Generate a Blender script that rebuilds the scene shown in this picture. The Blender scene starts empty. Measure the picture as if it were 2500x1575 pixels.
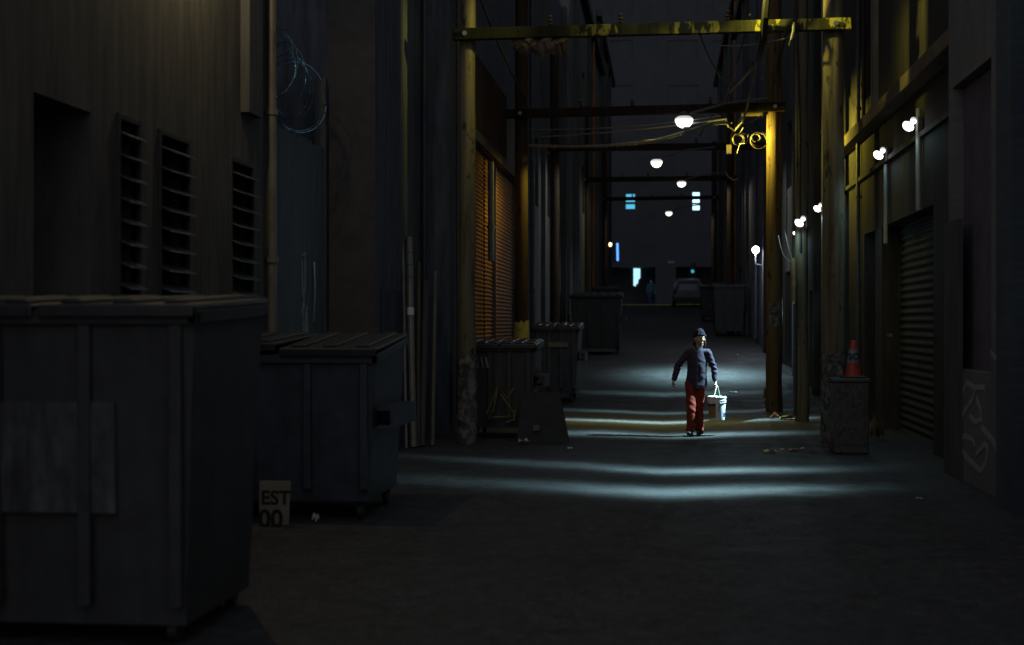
import bpy, math, random
from mathutils import Vector, noise, Matrix
random.seed(7)
sc = bpy.context.scene
COL = sc.collection
R = math.radians

# ------------------------------------------------------------------ camera, world, exposure
CAMZ, YAW, F = 1.75, R(6.08), 2500 * 50 / 36.0
cam = bpy.data.objects.new("camera", bpy.data.cameras.new("camera"))
COL.objects.link(cam)
sc.camera = cam
cam.location = (0, 0, CAMZ)
cam.rotation_euler = (R(90), 0, YAW)
cam.data.lens = 50
cam.data.sensor_width = 36
cam.data.clip_end = 600
cam.data.dof.use_dof = True
cam.data.dof.focus_distance = 22.4
cam.data.dof.aperture_fstop = 1.6

world = bpy.data.worlds.new("World")
sc.world = world
world.use_nodes = True
wn, wl = world.node_tree.nodes, world.node_tree.links
wbg = wn["Background"]                      # night sky: dim overhead, added brighter lobe low behind the camera as shadow fill
w_tc = wn.new("ShaderNodeTexCoord")
w_dot = wn.new("ShaderNodeVectorMath"); w_dot.operation = "DOT_PRODUCT"
w_dot.inputs[1].default_value = (0.0, -0.97, 0.24)
w_ramp = wn.new("ShaderNodeValToRGB")
w_ramp.color_ramp.interpolation = "EASE"
w_ramp.color_ramp.elements[0].position, w_ramp.color_ramp.elements[0].color = 0.30, (0.105, 0.115, 0.145, 1)
w_ramp.color_ramp.elements[1].position, w_ramp.color_ramp.elements[1].color = 1.0, (0.36, 0.375, 0.41, 1)
wl.new(w_tc.outputs["Generated"], w_dot.inputs[0]); wl.new(w_dot.outputs["Value"], w_ramp.inputs[0])
wl.new(w_ramp.outputs[0], wbg.inputs[0])
wbg.inputs[1].default_value = 0.9
sc.view_settings.view_transform = "Standard"
sc.view_settings.look = "None"
sc.view_settings.exposure = 0
sc.view_settings.gamma = 1
sc.cycles.use_denoising = True
sc.cycles.max_bounces = 6
sc.cycles.diffuse_bounces = 3
sc.cycles.glossy_bounces = 3
sc.cycles.sample_clamp_indirect = 1.5
sc.cycles.caustics_reflective = False
sc.cycles.caustics_refractive = False

# ------------------------------------------------------------------ measuring helpers (2500 x 1575 picture)
def ray(u, v):
    s, t = (u - 1250) / F, (787.5 - v) / F
    return Vector((-math.sin(YAW) + s * math.cos(YAW), math.cos(YAW) + s * math.sin(YAW), t))
def on_x(u, X):                       # y where column u meets the plane x = X
    d = ray(u, 787.5)
    return X / d.x * d.y
def on_y(u, y):                       # x where column u meets the plane y
    d = ray(u, 787.5)
    return y / d.y * d.x
def zx(u, v, X):
    d = ray(u, v)
    return CAMZ + d.z * X / d.x
def zy(u, v, y):
    d = ray(u, v)
    return CAMZ + d.z * y / d.y
def gz(y):                            # the lane climbs gently beyond 26 m, level at the cross street
    if y < 26: return 0.0
    if y < 30: return 0.045 * (y - 26) ** 2 / 8
    return 0.045 * (min(y, 92) - 28)

# ------------------------------------------------------------------ objects
def empty(name, loc=(0, 0, 0), rz=0.0, label=None, cat=None, group=None):
    o = bpy.data.objects.new(name, None)
    COL.objects.link(o)
    o.location = loc
    o.rotation_euler = (0, 0, rz)
    return tag(o, label, cat, group)
def tag(o, label=None, cat=None, group=None, kind=None):
    if label: o["label"] = label
    if cat: o["category"] = cat
    if group: o["group"] = group
    if kind: o["kind"] = kind
    return o

class MB:
    def __init__(s, o=(0, 0, 0)):
        s.v, s.f, s.o = [], [], Vector(o)
    def add(s, vs, fs):
        n = len(s.v)
        s.v += [Vector(p) for p in vs]
        s.f += [tuple(i + n for i in f) for f in fs]
        return s
    def quad(s, a, b, c, d):
        return s.add([a, b, c, d], [(0, 1, 2, 3)])
    def box(s, x0, x1, y0, y1, z0, z1):
        return s.add([(x0, y0, z0), (x1, y0, z0), (x1, y1, z0), (x0, y1, z0), (x0, y0, z1), (x1, y0, z1), (x1, y1, z1), (x0, y1, z1)],
                     [(0, 3, 2, 1), (4, 5, 6, 7), (0, 1, 5, 4), (1, 2, 6, 5), (2, 3, 7, 6), (3, 0, 4, 7)])
    def hexa(s, p):                   # eight corners, bottom ring then top ring
        return s.add(p, [(0, 3, 2, 1), (4, 5, 6, 7), (0, 1, 5, 4), (1, 2, 6, 5), (2, 3, 7, 6), (3, 0, 4, 7)])
    def tube(s, pts, r, n=8, cap=True):
        pts = [Vector(p) for p in pts]
        m = len(pts)
        rs = r if isinstance(r, (list, tuple)) else [r] * m
        rings, ref = [], None
        for i, p in enumerate(pts):
            t = (pts[min(i + 1, m - 1)] - pts[max(i - 1, 0)]).normalized()
            if ref is None:
                ref = Vector((1, 0, 0)) if abs(t.x) < 0.8 else Vector((0, 1, 0))
            a = (ref - t * ref.dot(t)).normalized()
            ref = a
            b = t.cross(a)
            q = rs[i]
            ra, rb = q if isinstance(q, tuple) else (q, q)
            rings.append([p + a * ra * math.cos(k * 2 * math.pi / n) + b * rb * math.sin(k * 2 * math.pi / n) for k in range(n)])
        vs = [p for g in rings for p in g]
        fs = [(i * n + k, i * n + (k + 1) % n, (i + 1) * n + (k + 1) % n, (i + 1) * n + k) for i in range(m - 1) for k in range(n)]
        if cap:
            fs += [tuple(range(n - 1, -1, -1)), tuple((m - 1) * n + k for k in range(n))]
        return s.add(vs, fs)
    def lathe(s, c, prof, n=20, sx=1.0, sy=1.0):
        c = Vector(c)
        vs = [c + Vector((r * sx * math.cos(k * 2 * math.pi / n), r * sy * math.sin(k * 2 * math.pi / n), z)) for r, z in prof for k in range(n)]
        m = len(prof)
        fs = [(i * n + k, i * n + (k + 1) % n, (i + 1) * n + (k + 1) % n, (i + 1) * n + k) for i in range(m - 1) for k in range(n)]
        fs += [tuple(range(n - 1, -1, -1)), tuple((m - 1) * n + k for k in range(n))]
        return s.add(vs, fs)
    def prism_y(s, poly, y0, y1):     # poly in (x, z)
        n = len(poly)
        vs = [(x, y0, z) for x, z in poly] + [(x, y1, z) for x, z in poly]
        return s.add(vs, [tuple(range(n)), tuple(range(2 * n - 1, n - 1, -1))] + [(i, i + n, (i + 1) % n + n, (i + 1) % n) for i in range(n)])
    def prism_x(s, poly, x0, x1):     # poly in (y, z)
        n = len(poly)
        vs = [(x0, y, z) for y, z in poly] + [(x1, y, z) for y, z in poly]
        return s.add(vs, [tuple(range(n)), tuple(range(2 * n - 1, n - 1, -1))] + [(i, i + n, (i + 1) % n + n, (i + 1) % n) for i in range(n)])
    def obj(s, name, m, parent=None, bevel=0.0, smooth=False):
        me = bpy.data.meshes.new(name)
        me.from_pydata([p - s.o for p in s.v], [], s.f)
        me.materials.append(m)
        me.update()
        o = bpy.data.objects.new(name, me)
        COL.objects.link(o)
        if parent is not None: o.parent = parent
        else: o.location = s.o
        if smooth:
            me.shade_smooth()
            md = o.modifiers.new("split", "EDGE_SPLIT"); md.split_angle = R(40)
        if bevel:
            md = o.modifiers.new("bevel", "BEVEL"); md.width = bevel; md.segments = 2; md.limit_method = "ANGLE"
        return o

def remeshed(mb, name, m, parent, voxel, wrinkle=None, sm=1):
    o = mb.obj(name, m, parent)
    md = o.modifiers.new("r", "REMESH"); md.mode = "VOXEL"; md.voxel_size = voxel; md.use_smooth_shade = True
    if sm:
        ms = o.modifiers.new("s", "SMOOTH"); ms.iterations = sm; ms.factor = 0.5
    dg = bpy.context.evaluated_depsgraph_get(); dg.update()
    me = bpy.data.meshes.new_from_object(o.evaluated_get(dg))
    o.modifiers.clear()
    o.data = me
    me.name = name
    if not me.materials: me.materials.append(m)
    if wrinkle:
        nm = [v.normal.copy() for v in me.vertices]
        for v, n in zip(me.vertices, nm):
            v.co += n * wrinkle(v.co)
    me.shade_smooth()
    return o

def text(name, body, size, m, parent, loc, rot, extrude=0.002, offset=0.0, align="LEFT"):
    cu = bpy.data.curves.new(name, "FONT")
    cu.body, cu.size, cu.extrude, cu.offset, cu.align_x = body, size, extrude, offset, align
    t = bpy.data.objects.new(name, cu); COL.objects.link(t)
    dg = bpy.context.evaluated_depsgraph_get(); dg.update()
    me = bpy.data.meshes.new_from_object(t.evaluated_get(dg))
    bpy.data.objects.remove(t)
    me.materials.clear(); me.materials.append(m)
    o = bpy.data.objects.new(name, me); COL.objects.link(o)
    o.location, o.rotation_euler, o.parent = loc, rot, parent
    return o

# ------------------------------------------------------------------ materials
class NT:
    def __init__(s, nt): s.nt, s.n, s.l = nt, nt.nodes, nt.links
    def new(s, t, **k):
        n = s.n.new(t)
        for a, b in k.items(): setattr(n, a, b)
        return n
    def put(s, sock, val):
        if hasattr(val, "links") or isinstance(val, bpy.types.NodeSocket): s.l.new(val, sock)
        else: sock.default_value = val
    def math(s, op, a, b=0.0, c=0.0, clamp=False):
        n = s.new("ShaderNodeMath", operation=op, use_clamp=clamp)
        for i, x in enumerate((a, b, c)): s.put(n.inputs[i], x)
        return n.outputs[0]
    def coord(s, scale=(1, 1, 1), kind="Object"):
        t = s.new("ShaderNodeTexCoord"); m = s.new("ShaderNodeMapping")
        m.inputs["Scale"].default_value = scale
        s.l.new(t.outputs[kind], m.inputs[0])
        return m.outputs[0]
    def noise(s, vec, scale, detail=4, rough=0.6, dist=0.0):
        n = s.new("ShaderNodeTexNoise"); s.l.new(vec, n.inputs["Vector"])
        n.inputs["Scale"].default_value = scale; n.inputs["Detail"].default_value = detail
        n.inputs["Roughness"].default_value = rough; n.inputs["Distortion"].default_value = dist
        return n.outputs["Fac"]
    def ramp(s, fac, stops):
        r = s.new("ShaderNodeValToRGB"); s.l.new(fac, r.inputs[0])
        e = r.color_ramp.elements
        while len(e) < len(stops): e.new(0.5)
        for x, (p, c) in zip(e, stops):
            x.position = p
            x.color = (c, c, c, 1) if isinstance(c, (int, float)) else (*c, 1)
        return r.outputs[0]
    def mix(s, fac, a, b, mode="MIX"):
        n = s.new("ShaderNodeMix", data_type="RGBA", blend_type=mode)
        s.put(n.inputs[0], fac)
        for sock, x in ((n.inputs[6], a), (n.inputs[7], b)):
            s.put(sock, (*x, 1) if isinstance(x, tuple) and len(x) == 3 else x)
        return n.outputs[2]
MATS = {}
def base(name):
    m = bpy.data.materials.new(name); m.use_nodes = True
    t = NT(m.node_tree); b = m.node_tree.nodes["Principled BSDF"]
    return m, t, b
def bump(t, b, h, strength=0.3, dist=0.01):
    n = t.new("ShaderNodeBump"); n.inputs["Strength"].default_value = strength; n.inputs["Distance"].default_value = dist
    t.l.new(h, n.inputs["Height"]); t.l.new(n.outputs[0], b.inputs["Normal"])
def plain(name, c, rough=0.7, var=0.35, scale=6.0, stretch=(1, 1, 1), metal=0.0, bmp=0.2, dark=None, spec=0.4, dirt=0.0):
    """weathered paint / plaster / cloth: colour broken up by noise, grime blotches and vertical streaks"""
    if name in MATS: return MATS[name]
    m, t, b = base(name)
    co = t.coord(stretch)
    n1 = t.noise(co, scale, 6, 0.65)
    dk = dark or tuple(x * (1 - var) for x in c)
    lt = tuple(min(1, x * (1 + var)) for x in c)
    col = t.ramp(n1, [(0.28, dk), (0.5, c), (0.75, lt)])
    if dirt:
        n2 = t.noise(t.coord((3, 3, 0.35)), 2.2, 5, 0.7)
        f = t.ramp(n2, [(0.42, 0.0), (0.62, 1.0)])
        col = t.mix(t.math("MULTIPLY", f, dirt), col, tuple(x * 0.35 for x in c))
    t.l.new(col, b.inputs["Base Color"])
    b.inputs["Roughness"].default_value = rough
    b.inputs["Metallic"].default_value = metal
    b.inputs["Specular IOR Level"].default_value = spec
    if bmp: bump(t, b, t.noise(co, scale * 5, 5), bmp, 0.006)
    MATS[name] = m
    return m
def glow(name, c, s, fade=None):
    if name in MATS: return MATS[name]
    m, t, b = base(name)
    b.inputs["Base Color"].default_value = (0.5, 0.5, 0.5, 1)
    b.inputs["Emission Color"].default_value = (*c, 1); b.inputs["Emission Strength"].default_value = s
    if fade:                                     # prismatic lens: hot at the bottom, dimmer at the rim (object space)
        z0, z1, lo = fade
        tc = t.new("ShaderNodeTexCoord"); sp = t.new("ShaderNodeSeparateXYZ"); t.l.new(tc.outputs["Object"], sp.inputs[0])
        mr = t.new("ShaderNodeMapRange", interpolation_type="SMOOTHSTEP"); t.l.new(sp.outputs[2], mr.inputs[0])
        for k_, v_ in zip((1, 2, 3, 4), (z0, z1, lo, s)): mr.inputs[k_].default_value = v_
        t.l.new(mr.outputs[0], b.inputs["Emission Strength"])
    MATS[name] = m
    return m
def asphalt():
    m, t, b = base("asphalt")
    co = t.coord()
    fine = t.noise(co, 38, 5, 0.85)
    mid = t.noise(co, 2.2, 6, 0.6)
    big = t.noise(co, 0.35, 3, 0.5)
    c = t.ramp(fine, [(0.40, (0.012, 0.0125, 0.014)), (0.51, (0.044, 0.044, 0.046)), (0.62, (0.13, 0.13, 0.13))])
    c = t.mix(t.ramp(mid, [(0.40, 0.85), (0.58, 0.0)]), c, (0.03, 0.03, 0.032))
    c = t.mix(t.ramp(big, [(0.46, 0.0), (0.52, 0.35)]), c, (0.03, 0.03, 0.031))
    blot = t.noise(co, 9, 5, 0.75, 0.6)
    c = t.mix(1.0, c, t.ramp(blot, [(0.36, 0.45), (0.5, 0.95), (0.64, 1.0)]), "MULTIPLY")
    c = t.mix(t.ramp(blot, [(0.55, 0.0), (0.66, 0.30)]), c, (0.13, 0.13, 0.13))
    v = t.new("ShaderNodeTexVoronoi", feature="DISTANCE_TO_EDGE"); v.inputs["Scale"].default_value = 0.55
    w = t.new("ShaderNodeVectorMath", operation="ADD")
    t.l.new(co, w.inputs[0])
    nn = t.new("ShaderNodeTexNoise"); t.l.new(co, nn.inputs["Vector"]); nn.inputs["Scale"].default_value = 1.5
    t.l.new(nn.outputs["Color"], w.inputs[1]); t.l.new(w.outputs[0], v.inputs["Vector"])
    crack = t.ramp(v.outputs["Distance"], [(0.0, 1.0), (0.03, 0.0)])
    c = t.mix(t.math("MULTIPLY", crack, 0.5), c, (0.006, 0.006, 0.006))
    t.l.new(c, b.inputs["Base Color"])
    t.l.new(t.ramp(mid, [(0.3, 0.55), (0.7, 0.85)]), b.inputs["Roughness"])
    b.inputs["Specular IOR Level"].default_value = 0.35
    bump(t, b, t.math("ADD", fine, t.math("MULTIPLY", mid, 0.25)), 0.5, 0.01)
    return m
def brick(name, c1, c2, mortar, axes=("Y", "Z"), rough=0.85):
    m, t, b = base(name)
    tc = t.new("ShaderNodeTexCoord"); sp = t.new("ShaderNodeSeparateXYZ"); t.l.new(tc.outputs["Object"], sp.inputs[0])
    cb = t.new("ShaderNodeCombineXYZ"); t.l.new(sp.outputs[axes[0]], cb.inputs[0]); t.l.new(sp.outputs[axes[1]], cb.inputs[1])
    br = t.new("ShaderNodeTexBrick"); t.l.new(cb.outputs[0], br.inputs["Vector"])
    br.inputs["Scale"].default_value = 1.0; br.inputs["Brick Width"].default_value = 0.22; br.inputs["Row Height"].default_value = 0.075
    br.inputs["Mortar Size"].default_value = 0.008; br.inputs["Bias"].default_value = 0.0
    for k, c in (("Color1", c1), ("Color2", c2), ("Mortar", mortar)): br.inputs[k].default_value = (*c, 1)
    n = t.noise(t.coord((1, 1, 0.4)), 1.5, 5)
    col = t.mix(t.ramp(n, [(0.4, 0.0), (0.7, 0.6)]), br.outputs["Color"], tuple(x * 0.4 for x in c1))
    t.l.new(col, b.inputs["Base Color"]); b.inputs["Roughness"].default_value = rough
    inv = t.math("SUBTRACT", 1.0, br.outputs["Fac"])
    bump(t, b, t.math("ADD", inv, t.math("MULTIPLY", n, 0.4)), 0.6, 0.01)
    return m
def wood(name, c, dark, scale=9.0, paint=None, moss=None):  # paint: colour of the lamplight patches put into the wood colour
    m, t, b = base(name)
    co = t.coord((1, 1, 0.06))
    g = t.noise(co, scale, 8, 0.7, 0.4)
    col = t.ramp(g, [(0.34, dark), (0.5, c), (0.7, tuple(min(1, x * 1.35) for x in c))])
    k = t.noise(t.coord((1, 1, 0.5)), 7, 3)
    col = t.mix(t.ramp(k, [(0.62, 0.0), (0.68, 0.75)]), col, tuple(x * 0.3 for x in dark))
    if paint:  # yellow patches: lamplight between shadows, put into the wood colour
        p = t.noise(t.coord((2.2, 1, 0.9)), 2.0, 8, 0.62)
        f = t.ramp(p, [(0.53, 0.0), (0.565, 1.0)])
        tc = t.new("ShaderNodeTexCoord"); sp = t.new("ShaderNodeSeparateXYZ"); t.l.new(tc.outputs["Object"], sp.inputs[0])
        mr = t.new("ShaderNodeMapRange", interpolation_type="SMOOTHSTEP"); t.l.new(sp.outputs[0], mr.inputs[0])      # patches and wood darken leftwards, lamp falloff put into colour
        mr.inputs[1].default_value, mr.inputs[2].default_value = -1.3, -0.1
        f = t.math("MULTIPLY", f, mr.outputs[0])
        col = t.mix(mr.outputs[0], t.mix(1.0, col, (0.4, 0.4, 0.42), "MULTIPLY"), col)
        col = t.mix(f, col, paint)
    t.l.new(col, b.inputs["Base Color"]); b.inputs["Roughness"].default_value = 0.85
    b.inputs["Specular IOR Level"].default_value = 0.2
    bump(t, b, g, 0.7, 0.012)
    return m
def paper(name, c):
    m, t, b = base(name)
    v = t.new("ShaderNodeTexVoronoi"); t.l.new(t.coord((1, 1, 0.8)), v.inputs["Vector"]); v.inputs["Scale"].default_value = 14
    g = t.noise(t.coord(), 9, 6, 0.7)
    bw = t.new("ShaderNodeRGBToBW"); t.l.new(v.outputs["Color"], bw.inputs[0])
    col = t.ramp(bw.outputs[0], [(0.2, tuple(x * 0.3 for x in c)), (0.5, c), (0.8, tuple(min(1, x * 1.5) for x in c))])
    col = t.mix(t.ramp(g, [(0.45, 0.0), (0.6, 0.9)]), col, (0.03, 0.028, 0.025))
    t.l.new(col, b.inputs["Base Color"]); b.inputs["Roughness"].default_value = 0.9
    return m

ASPH = asphalt()
PAVE = plain("pavement concrete", (0.10, 0.10, 0.10), 0.85, 0.3, 3)
STUC = plain("grimy stucco", (0.095, 0.088, 0.078), 0.9, 0.35, 1.6, (1, 1, 0.35), dirt=0.7)
STUB = plain("blue grey render", (0.082, 0.092, 0.118), 0.9, 0.35, 1.8, (1, 1, 0.4), dirt=0.7)
STUD = plain("sooty wall", (0.075, 0.074, 0.073), 0.9, 0.35, 2.0, (1, 1, 0.4), dirt=0.5)
TANW = plain("stained tan boards", (0.042, 0.036, 0.028), 0.85, 0.5, 3.0, (1, 6, 0.4), dirt=0.7)
BRK = brick("dark brick", (0.17, 0.165, 0.17), (0.14, 0.138, 0.145), (0.15, 0.15, 0.16))
BRKX = brick("end brick", (0.045, 0.04, 0.038), (0.035, 0.03, 0.03), (0.05, 0.048, 0.046), ("X", "Z"))
TRIM = plain("dark trim", (0.04, 0.038, 0.034), 0.7, 0.3, 8)
BLK = plain("black recess paint", (0.042, 0.042, 0.043), 0.8, 0.3, 5)
DOORB = plain("brown door paint", (0.30, 0.17, 0.08), 0.75, 0.4, 3, (1, 3, 0.5), dirt=0.6)
GLASS = plain("dark window glass", (0.035, 0.038, 0.046), 0.3, 0.2, 2, bmp=0, spec=0.2)
STEEL = plain("galvanised steel", (0.22, 0.225, 0.23), 0.42, 0.25, 12, (1, 1, 0.3), metal=0.85, bmp=0.1)
DKST = plain("dark painted steel", (0.06, 0.06, 0.064), 0.5, 0.4, 9, bmp=0.1)
RUST = plain("rusty brown corrugated steel", (0.30, 0.135, 0.052), 0.6, 0.45, 4, (1, 1.5, 0.6), bmp=0.15, dirt=0.5)
RUST2 = plain("red brown vertical cladding", (0.034, 0.017, 0.011), 0.65, 0.4, 3, (1, 3, 0.4), bmp=0.15, dirt=0.5)
WOODP = wood("weathered pole wood", (0.14, 0.118, 0.078), (0.05, 0.042, 0.028))
WOODR = wood("creosoted pole wood", (0.115, 0.078, 0.034), (0.03, 0.017, 0.009), 12)
WOODD = wood("blackened pole wood", (0.038, 0.024, 0.013), (0.03, 0.018, 0.01), 12)
BEAM = wood("mossy beam with painted lamplight patches", (0.045, 0.044, 0.02), (0.022, 0.022, 0.01), 6, paint=(0.40, 0.36, 0.05))  # yellow stands for lamplight painted on the beam
BEAMD = wood("dark crossarm wood", (0.020, 0.014, 0.008), (0.01, 0.007, 0.005), 6)
POST = paper("torn posters", (0.13, 0.13, 0.125))
RUB = plain("black rubber", (0.02, 0.02, 0.02), 0.55, 0.2, 8, bmp=0.05)
CABL = plain("grey cable jacket", (0.20, 0.19, 0.16), 0.5, 0.3, 20, bmp=0.05)
LID = plain("black plastic lid", (0.032, 0.032, 0.034), 0.38, 0.3, 10, bmp=0.15)
PORC = plain("brown porcelain", (0.10, 0.06, 0.04), 0.25, 0.2, 6, bmp=0)

# ------------------------------------------------------------------ lamps
def lamp_light(name, loc, parent, energy, color, bands=(), spill=0.03, fwd=None, radius=0.04, along=None, side=None, dim_mask=False, across=0.0, up=0.12):
    """point source behind shaped optics: `bands` are the throw of the lens, in tangents from straight down
       (centre, width, curve, x centre of curve, x centre, x width, weight)"""
    l = bpy.data.lights.new(name, "POINT")
    l.energy, l.color, l.shadow_soft_size = energy, color, radius
    o = bpy.data.objects.new(name, l); COL.objects.link(o)
    o.location = loc
    if parent is not None:
        o.parent = parent
        o.location = Vector(loc) - parent.location
    l.use_nodes = True
    t = NT(l.node_tree)
    em = l.node_tree.nodes["Emission"]
    tc = t.new("ShaderNodeTexCoord"); sp = t.new("ShaderNodeSeparateXYZ"); t.l.new(tc.outputs["Normal"], sp.inputs[0])
    dn = t.math("MAXIMUM", t.math("MULTIPLY", sp.outputs[2], -1.0), 0.03)
    tx, ty = t.math("DIVIDE", sp.outputs[0], dn), t.math("DIVIDE", sp.outputs[1], dn)
    tot = None
    for c, s, k, x0, xc, xs, w in bands:
        dx = t.math("SUBTRACT", tx, x0)
        q = t.math("SUBTRACT", t.math("SUBTRACT", ty, c), t.math("MULTIPLY", t.math("MULTIPLY", dx, dx), k))
        q = t.math("DIVIDE", q, s); q = t.math("MULTIPLY", q, q)
        g = t.math("DIVIDE", t.math("SUBTRACT", tx, xc), xs); g = t.math("MULTIPLY", g, g)
        e = t.math("MULTIPLY", t.math("POWER", 2.71828, t.math("MULTIPLY", t.math("ADD", q, g), -1.0)), w)
        tot = e if tot is None else t.math("ADD", tot, e)
    if fwd is not None:
        a, b_ = fwd
        mr = t.new("ShaderNodeMapRange", interpolation_type="SMOOTHSTEP")
        t.l.new(sp.outputs[1], mr.inputs[0]); mr.inputs[1].default_value = a; mr.inputs[2].default_value = b_
        sp_ = t.math("MULTIPLY", mr.outputs[0], spill)
    else:
        sp_ = spill
    cut = t.new("ShaderNodeMapRange", interpolation_type="SMOOTHSTEP")          # full cut-off above the horizontal
    t.l.new(sp.outputs[2], cut.inputs[0])
    cut.inputs[1].default_value, cut.inputs[2].default_value = up, -0.12
    if across:                                              # stray light thrown level across the lane
        q = t.math("DIVIDE", t.math("ADD", sp.outputs[1], 0.44), 0.17)
        sp_ = t.math("ADD", sp_, t.math("MULTIPLY", t.math("POWER", 2.71828, t.math("MULTIPLY", t.math("MULTIPLY", q, q), -1.0)), t.math("MULTIPLY", t.math("MAXIMUM", t.math("MULTIPLY", sp.outputs[0], -1.0), 0.0), across)))
    bands_sum, tot = tot, (sp_ if not isinstance(sp_, float) else t.math("ADD", sp_, 0.0))
    if along is not None:                                   # throw mostly across the lane, little along it
        a_ = t.math("DIVIDE", sp.outputs[1], along)
        tot = t.math("MULTIPLY", tot, t.math("POWER", 2.71828, t.math("MULTIPLY", t.math("MULTIPLY", a_, a_), -1.0)))
    if dim_mask:                                              # added mask in the emission dims the left rear quarter
        ss = []
        for src, lo, hi in ((t.math("MULTIPLY", sp.outputs[0], -1.0), 0.35, 0.55),
                            (t.math("DIVIDE", sp.outputs[1], t.math("MAXIMUM", t.math("ABSOLUTE", sp.outputs[0]), 0.05)), 0.29, 0.35)):
            mr = t.new("ShaderNodeMapRange", interpolation_type="SMOOTHSTEP")
            t.l.new(src, mr.inputs[0]); mr.inputs[1].default_value, mr.inputs[2].default_value = lo, hi
            ss.append(mr.outputs[0])
        tot = t.math("MULTIPLY", tot, t.math("SUBTRACT", 1.0, t.math("MULTIPLY", t.math("MULTIPLY", ss[0], ss[1]), 0.96)))
        mr = t.new("ShaderNodeMapRange", interpolation_type="SMOOTHSTEP")
        t.l.new(sp.outputs[1], mr.inputs[0]); mr.inputs[1].default_value, mr.inputs[2].default_value = 0.80, 0.60
        tot = t.math("MULTIPLY", tot, mr.outputs[0])
    if side is not None:                                    # flat throw: little straight down
        tot = t.math("MULTIPLY", tot, t.math("POWER", t.math("ADD", sp.outputs[2], 1.0, clamp=True), side))
    cutv = cut.outputs[0]
    if up > 0.12:                                           # upward light kept, except an added mask towards the left wall
        nar = t.new("ShaderNodeMapRange", interpolation_type="SMOOTHSTEP"); t.l.new(sp.outputs[2], nar.inputs[0])
        nar.inputs[1].default_value, nar.inputs[2].default_value = -0.10, -0.34
        sd = t.new("ShaderNodeMapRange", interpolation_type="SMOOTHSTEP"); t.l.new(sp.outputs[0], sd.inputs[0])
        sd.inputs[1].default_value, sd.inputs[2].default_value = -0.88, -0.5
        cutv = t.math("ADD", t.math("MULTIPLY", cutv, sd.outputs[0]), t.math("MULTIPLY", nar.outputs[0], t.math("SUBTRACT", 1.0, sd.outputs[0])))
    if bands_sum is not None: tot = t.math("ADD", tot, bands_sum)
    t.l.new(t.math("MULTIPLY", tot, cutv), em.inputs["Strength"])
    return o
COOL = (0.52, 0.90, 1.0)
SODI = (1.0, 0.84, 0.10)
WARM = (1.0, 0.78, 0.38)
WHITE_LENS = glow("lit flood lens", (1.0, 0.97, 1.0), 3.0, (0.03, -0.03, 0.5))
STREET_LENS = glow("lit street lamp bowl", (1.0, 0.95, 0.86), 4.0, (0.07, -0.05, 0.55))

def wall_flood(u, v, X, label, bands, energy, spill=0.03, size=1.0, color=COOL, wall=3.39, across=0.0):
    y = on_x(u, X); z = zx(u, v, X)
    r = empty("wall_light", (wall, y, z), 0, label, "wall light", "flood lights along the right wall")
    o = Vector((wall, y, z))
    MB(o).box(wall - 0.07, wall, y - 0.09, y + 0.09, z - 0.08, z + 0.14).obj("mounting_plate", DKST, r, 0.008)
    MB(o).tube([(wall - 0.06, y, z + 0.08), (wall - 0.12, y - 0.02, z + 0.10), (wall - 0.18, y - 0.04, z + 0.06)], 0.018).obj("arm", DKST, r, smooth=True)
    s = size * 0.68
    hood = MB()
    hood.lathe((0, 0, 0), [(0.02, 0.075), (0.06, 0.06), (0.085, 0.03), (0.08, 0.02), (0.05, 0.04), (0.02, 0.055)], 20)
    h = hood.obj("hood", DKST, r, smooth=True)
    h.location = (-0.18, -0.04, 0.03); h.rotation_euler = (R(-20), R(38), 0); h.scale = (s, s, s)
    lens = MB().lathe((0, 0, 0), [(0.08, 0.028), (0.118, -0.004), (0.122, -0.035), (0.10, -0.075), (0.055, -0.105), (0.01, -0.115)], 20).obj("lens", WHITE_LENS, r, smooth=True)
    lens.location, lens.rotation_euler, lens.scale = h.location, h.rotation_euler, h.scale
    g = MB().lathe((0, 0, 0), [(0.01, 0.065), (0.045, 0.05), (0.06, 0.01), (0.055, -0.05), (0.02, -0.08)], 14).obj("upper_lens", WHITE_LENS, r, smooth=True)
    g.location = (-0.125, -0.06, 0.095); g.scale = (s, s, s)
    lamp_light("flood_beam", (wall - 0.32, y - 0.12, z - 0.15), r, energy, color, bands, spill, across=across)
    return r

# ------------------------------------------------------------------ ground
ys = [-30, -5, 0, 3] + [3 + 0.5 * i for i in range(1, 178)] + [92, 96, 110, 160, 260]
ys = sorted(set(ys))
mb = MB()
xs = [-160, -40, -12, -8, -4.3, -3, -2, -1, 0, 1, 2, 3, 4, 8, 12, 40, 160]
for j, y in enumerate(ys):
    for x in xs:
        lane = -0.05 * math.exp(-(x / 0.5) ** 2) if y < 90 else 0      # shallow centre gutter of the lane
        w = 0.006 * noise.noise(Vector((x * 0.5, y * 0.35, 0))) if abs(x) < 5 else 0
        mb.v.append(Vector((x, y, gz(y) + lane * 0.6 + w)))
n = len(xs)
for j in range(len(ys) - 1):
    for i in range(n - 1):
        mb.f.append((j * n + i, j * n + i + 1, (j + 1) * n + i + 1, (j + 1) * n + i))
tag(mb.obj("lane_ground", ASPH, smooth=False), kind="structure")
bpy.data.objects["lane_ground"].data.shade_smooth()
ZS = gz(92)
tag(MB().box(-60, 60, 94.0, 102.5, ZS + 0.004, ZS + 0.008).obj("cross_street", plain("street asphalt", (0.09, 0.092, 0.095), 0.6, 0.25, 3)), kind="structure")
tag(MB().box(-60, 60, 102.7, 108.4, ZS, ZS + 0.16).obj("pavement", PAVE), kind="structure")
tag(MB().box(-60, 60, 102.5, 102.7, ZS, ZS + 0.17).obj("kerb", plain("yellow kerb paint", (0.55, 0.36, 0.06), 0.7, 0.3, 5)), kind="structure")

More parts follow.
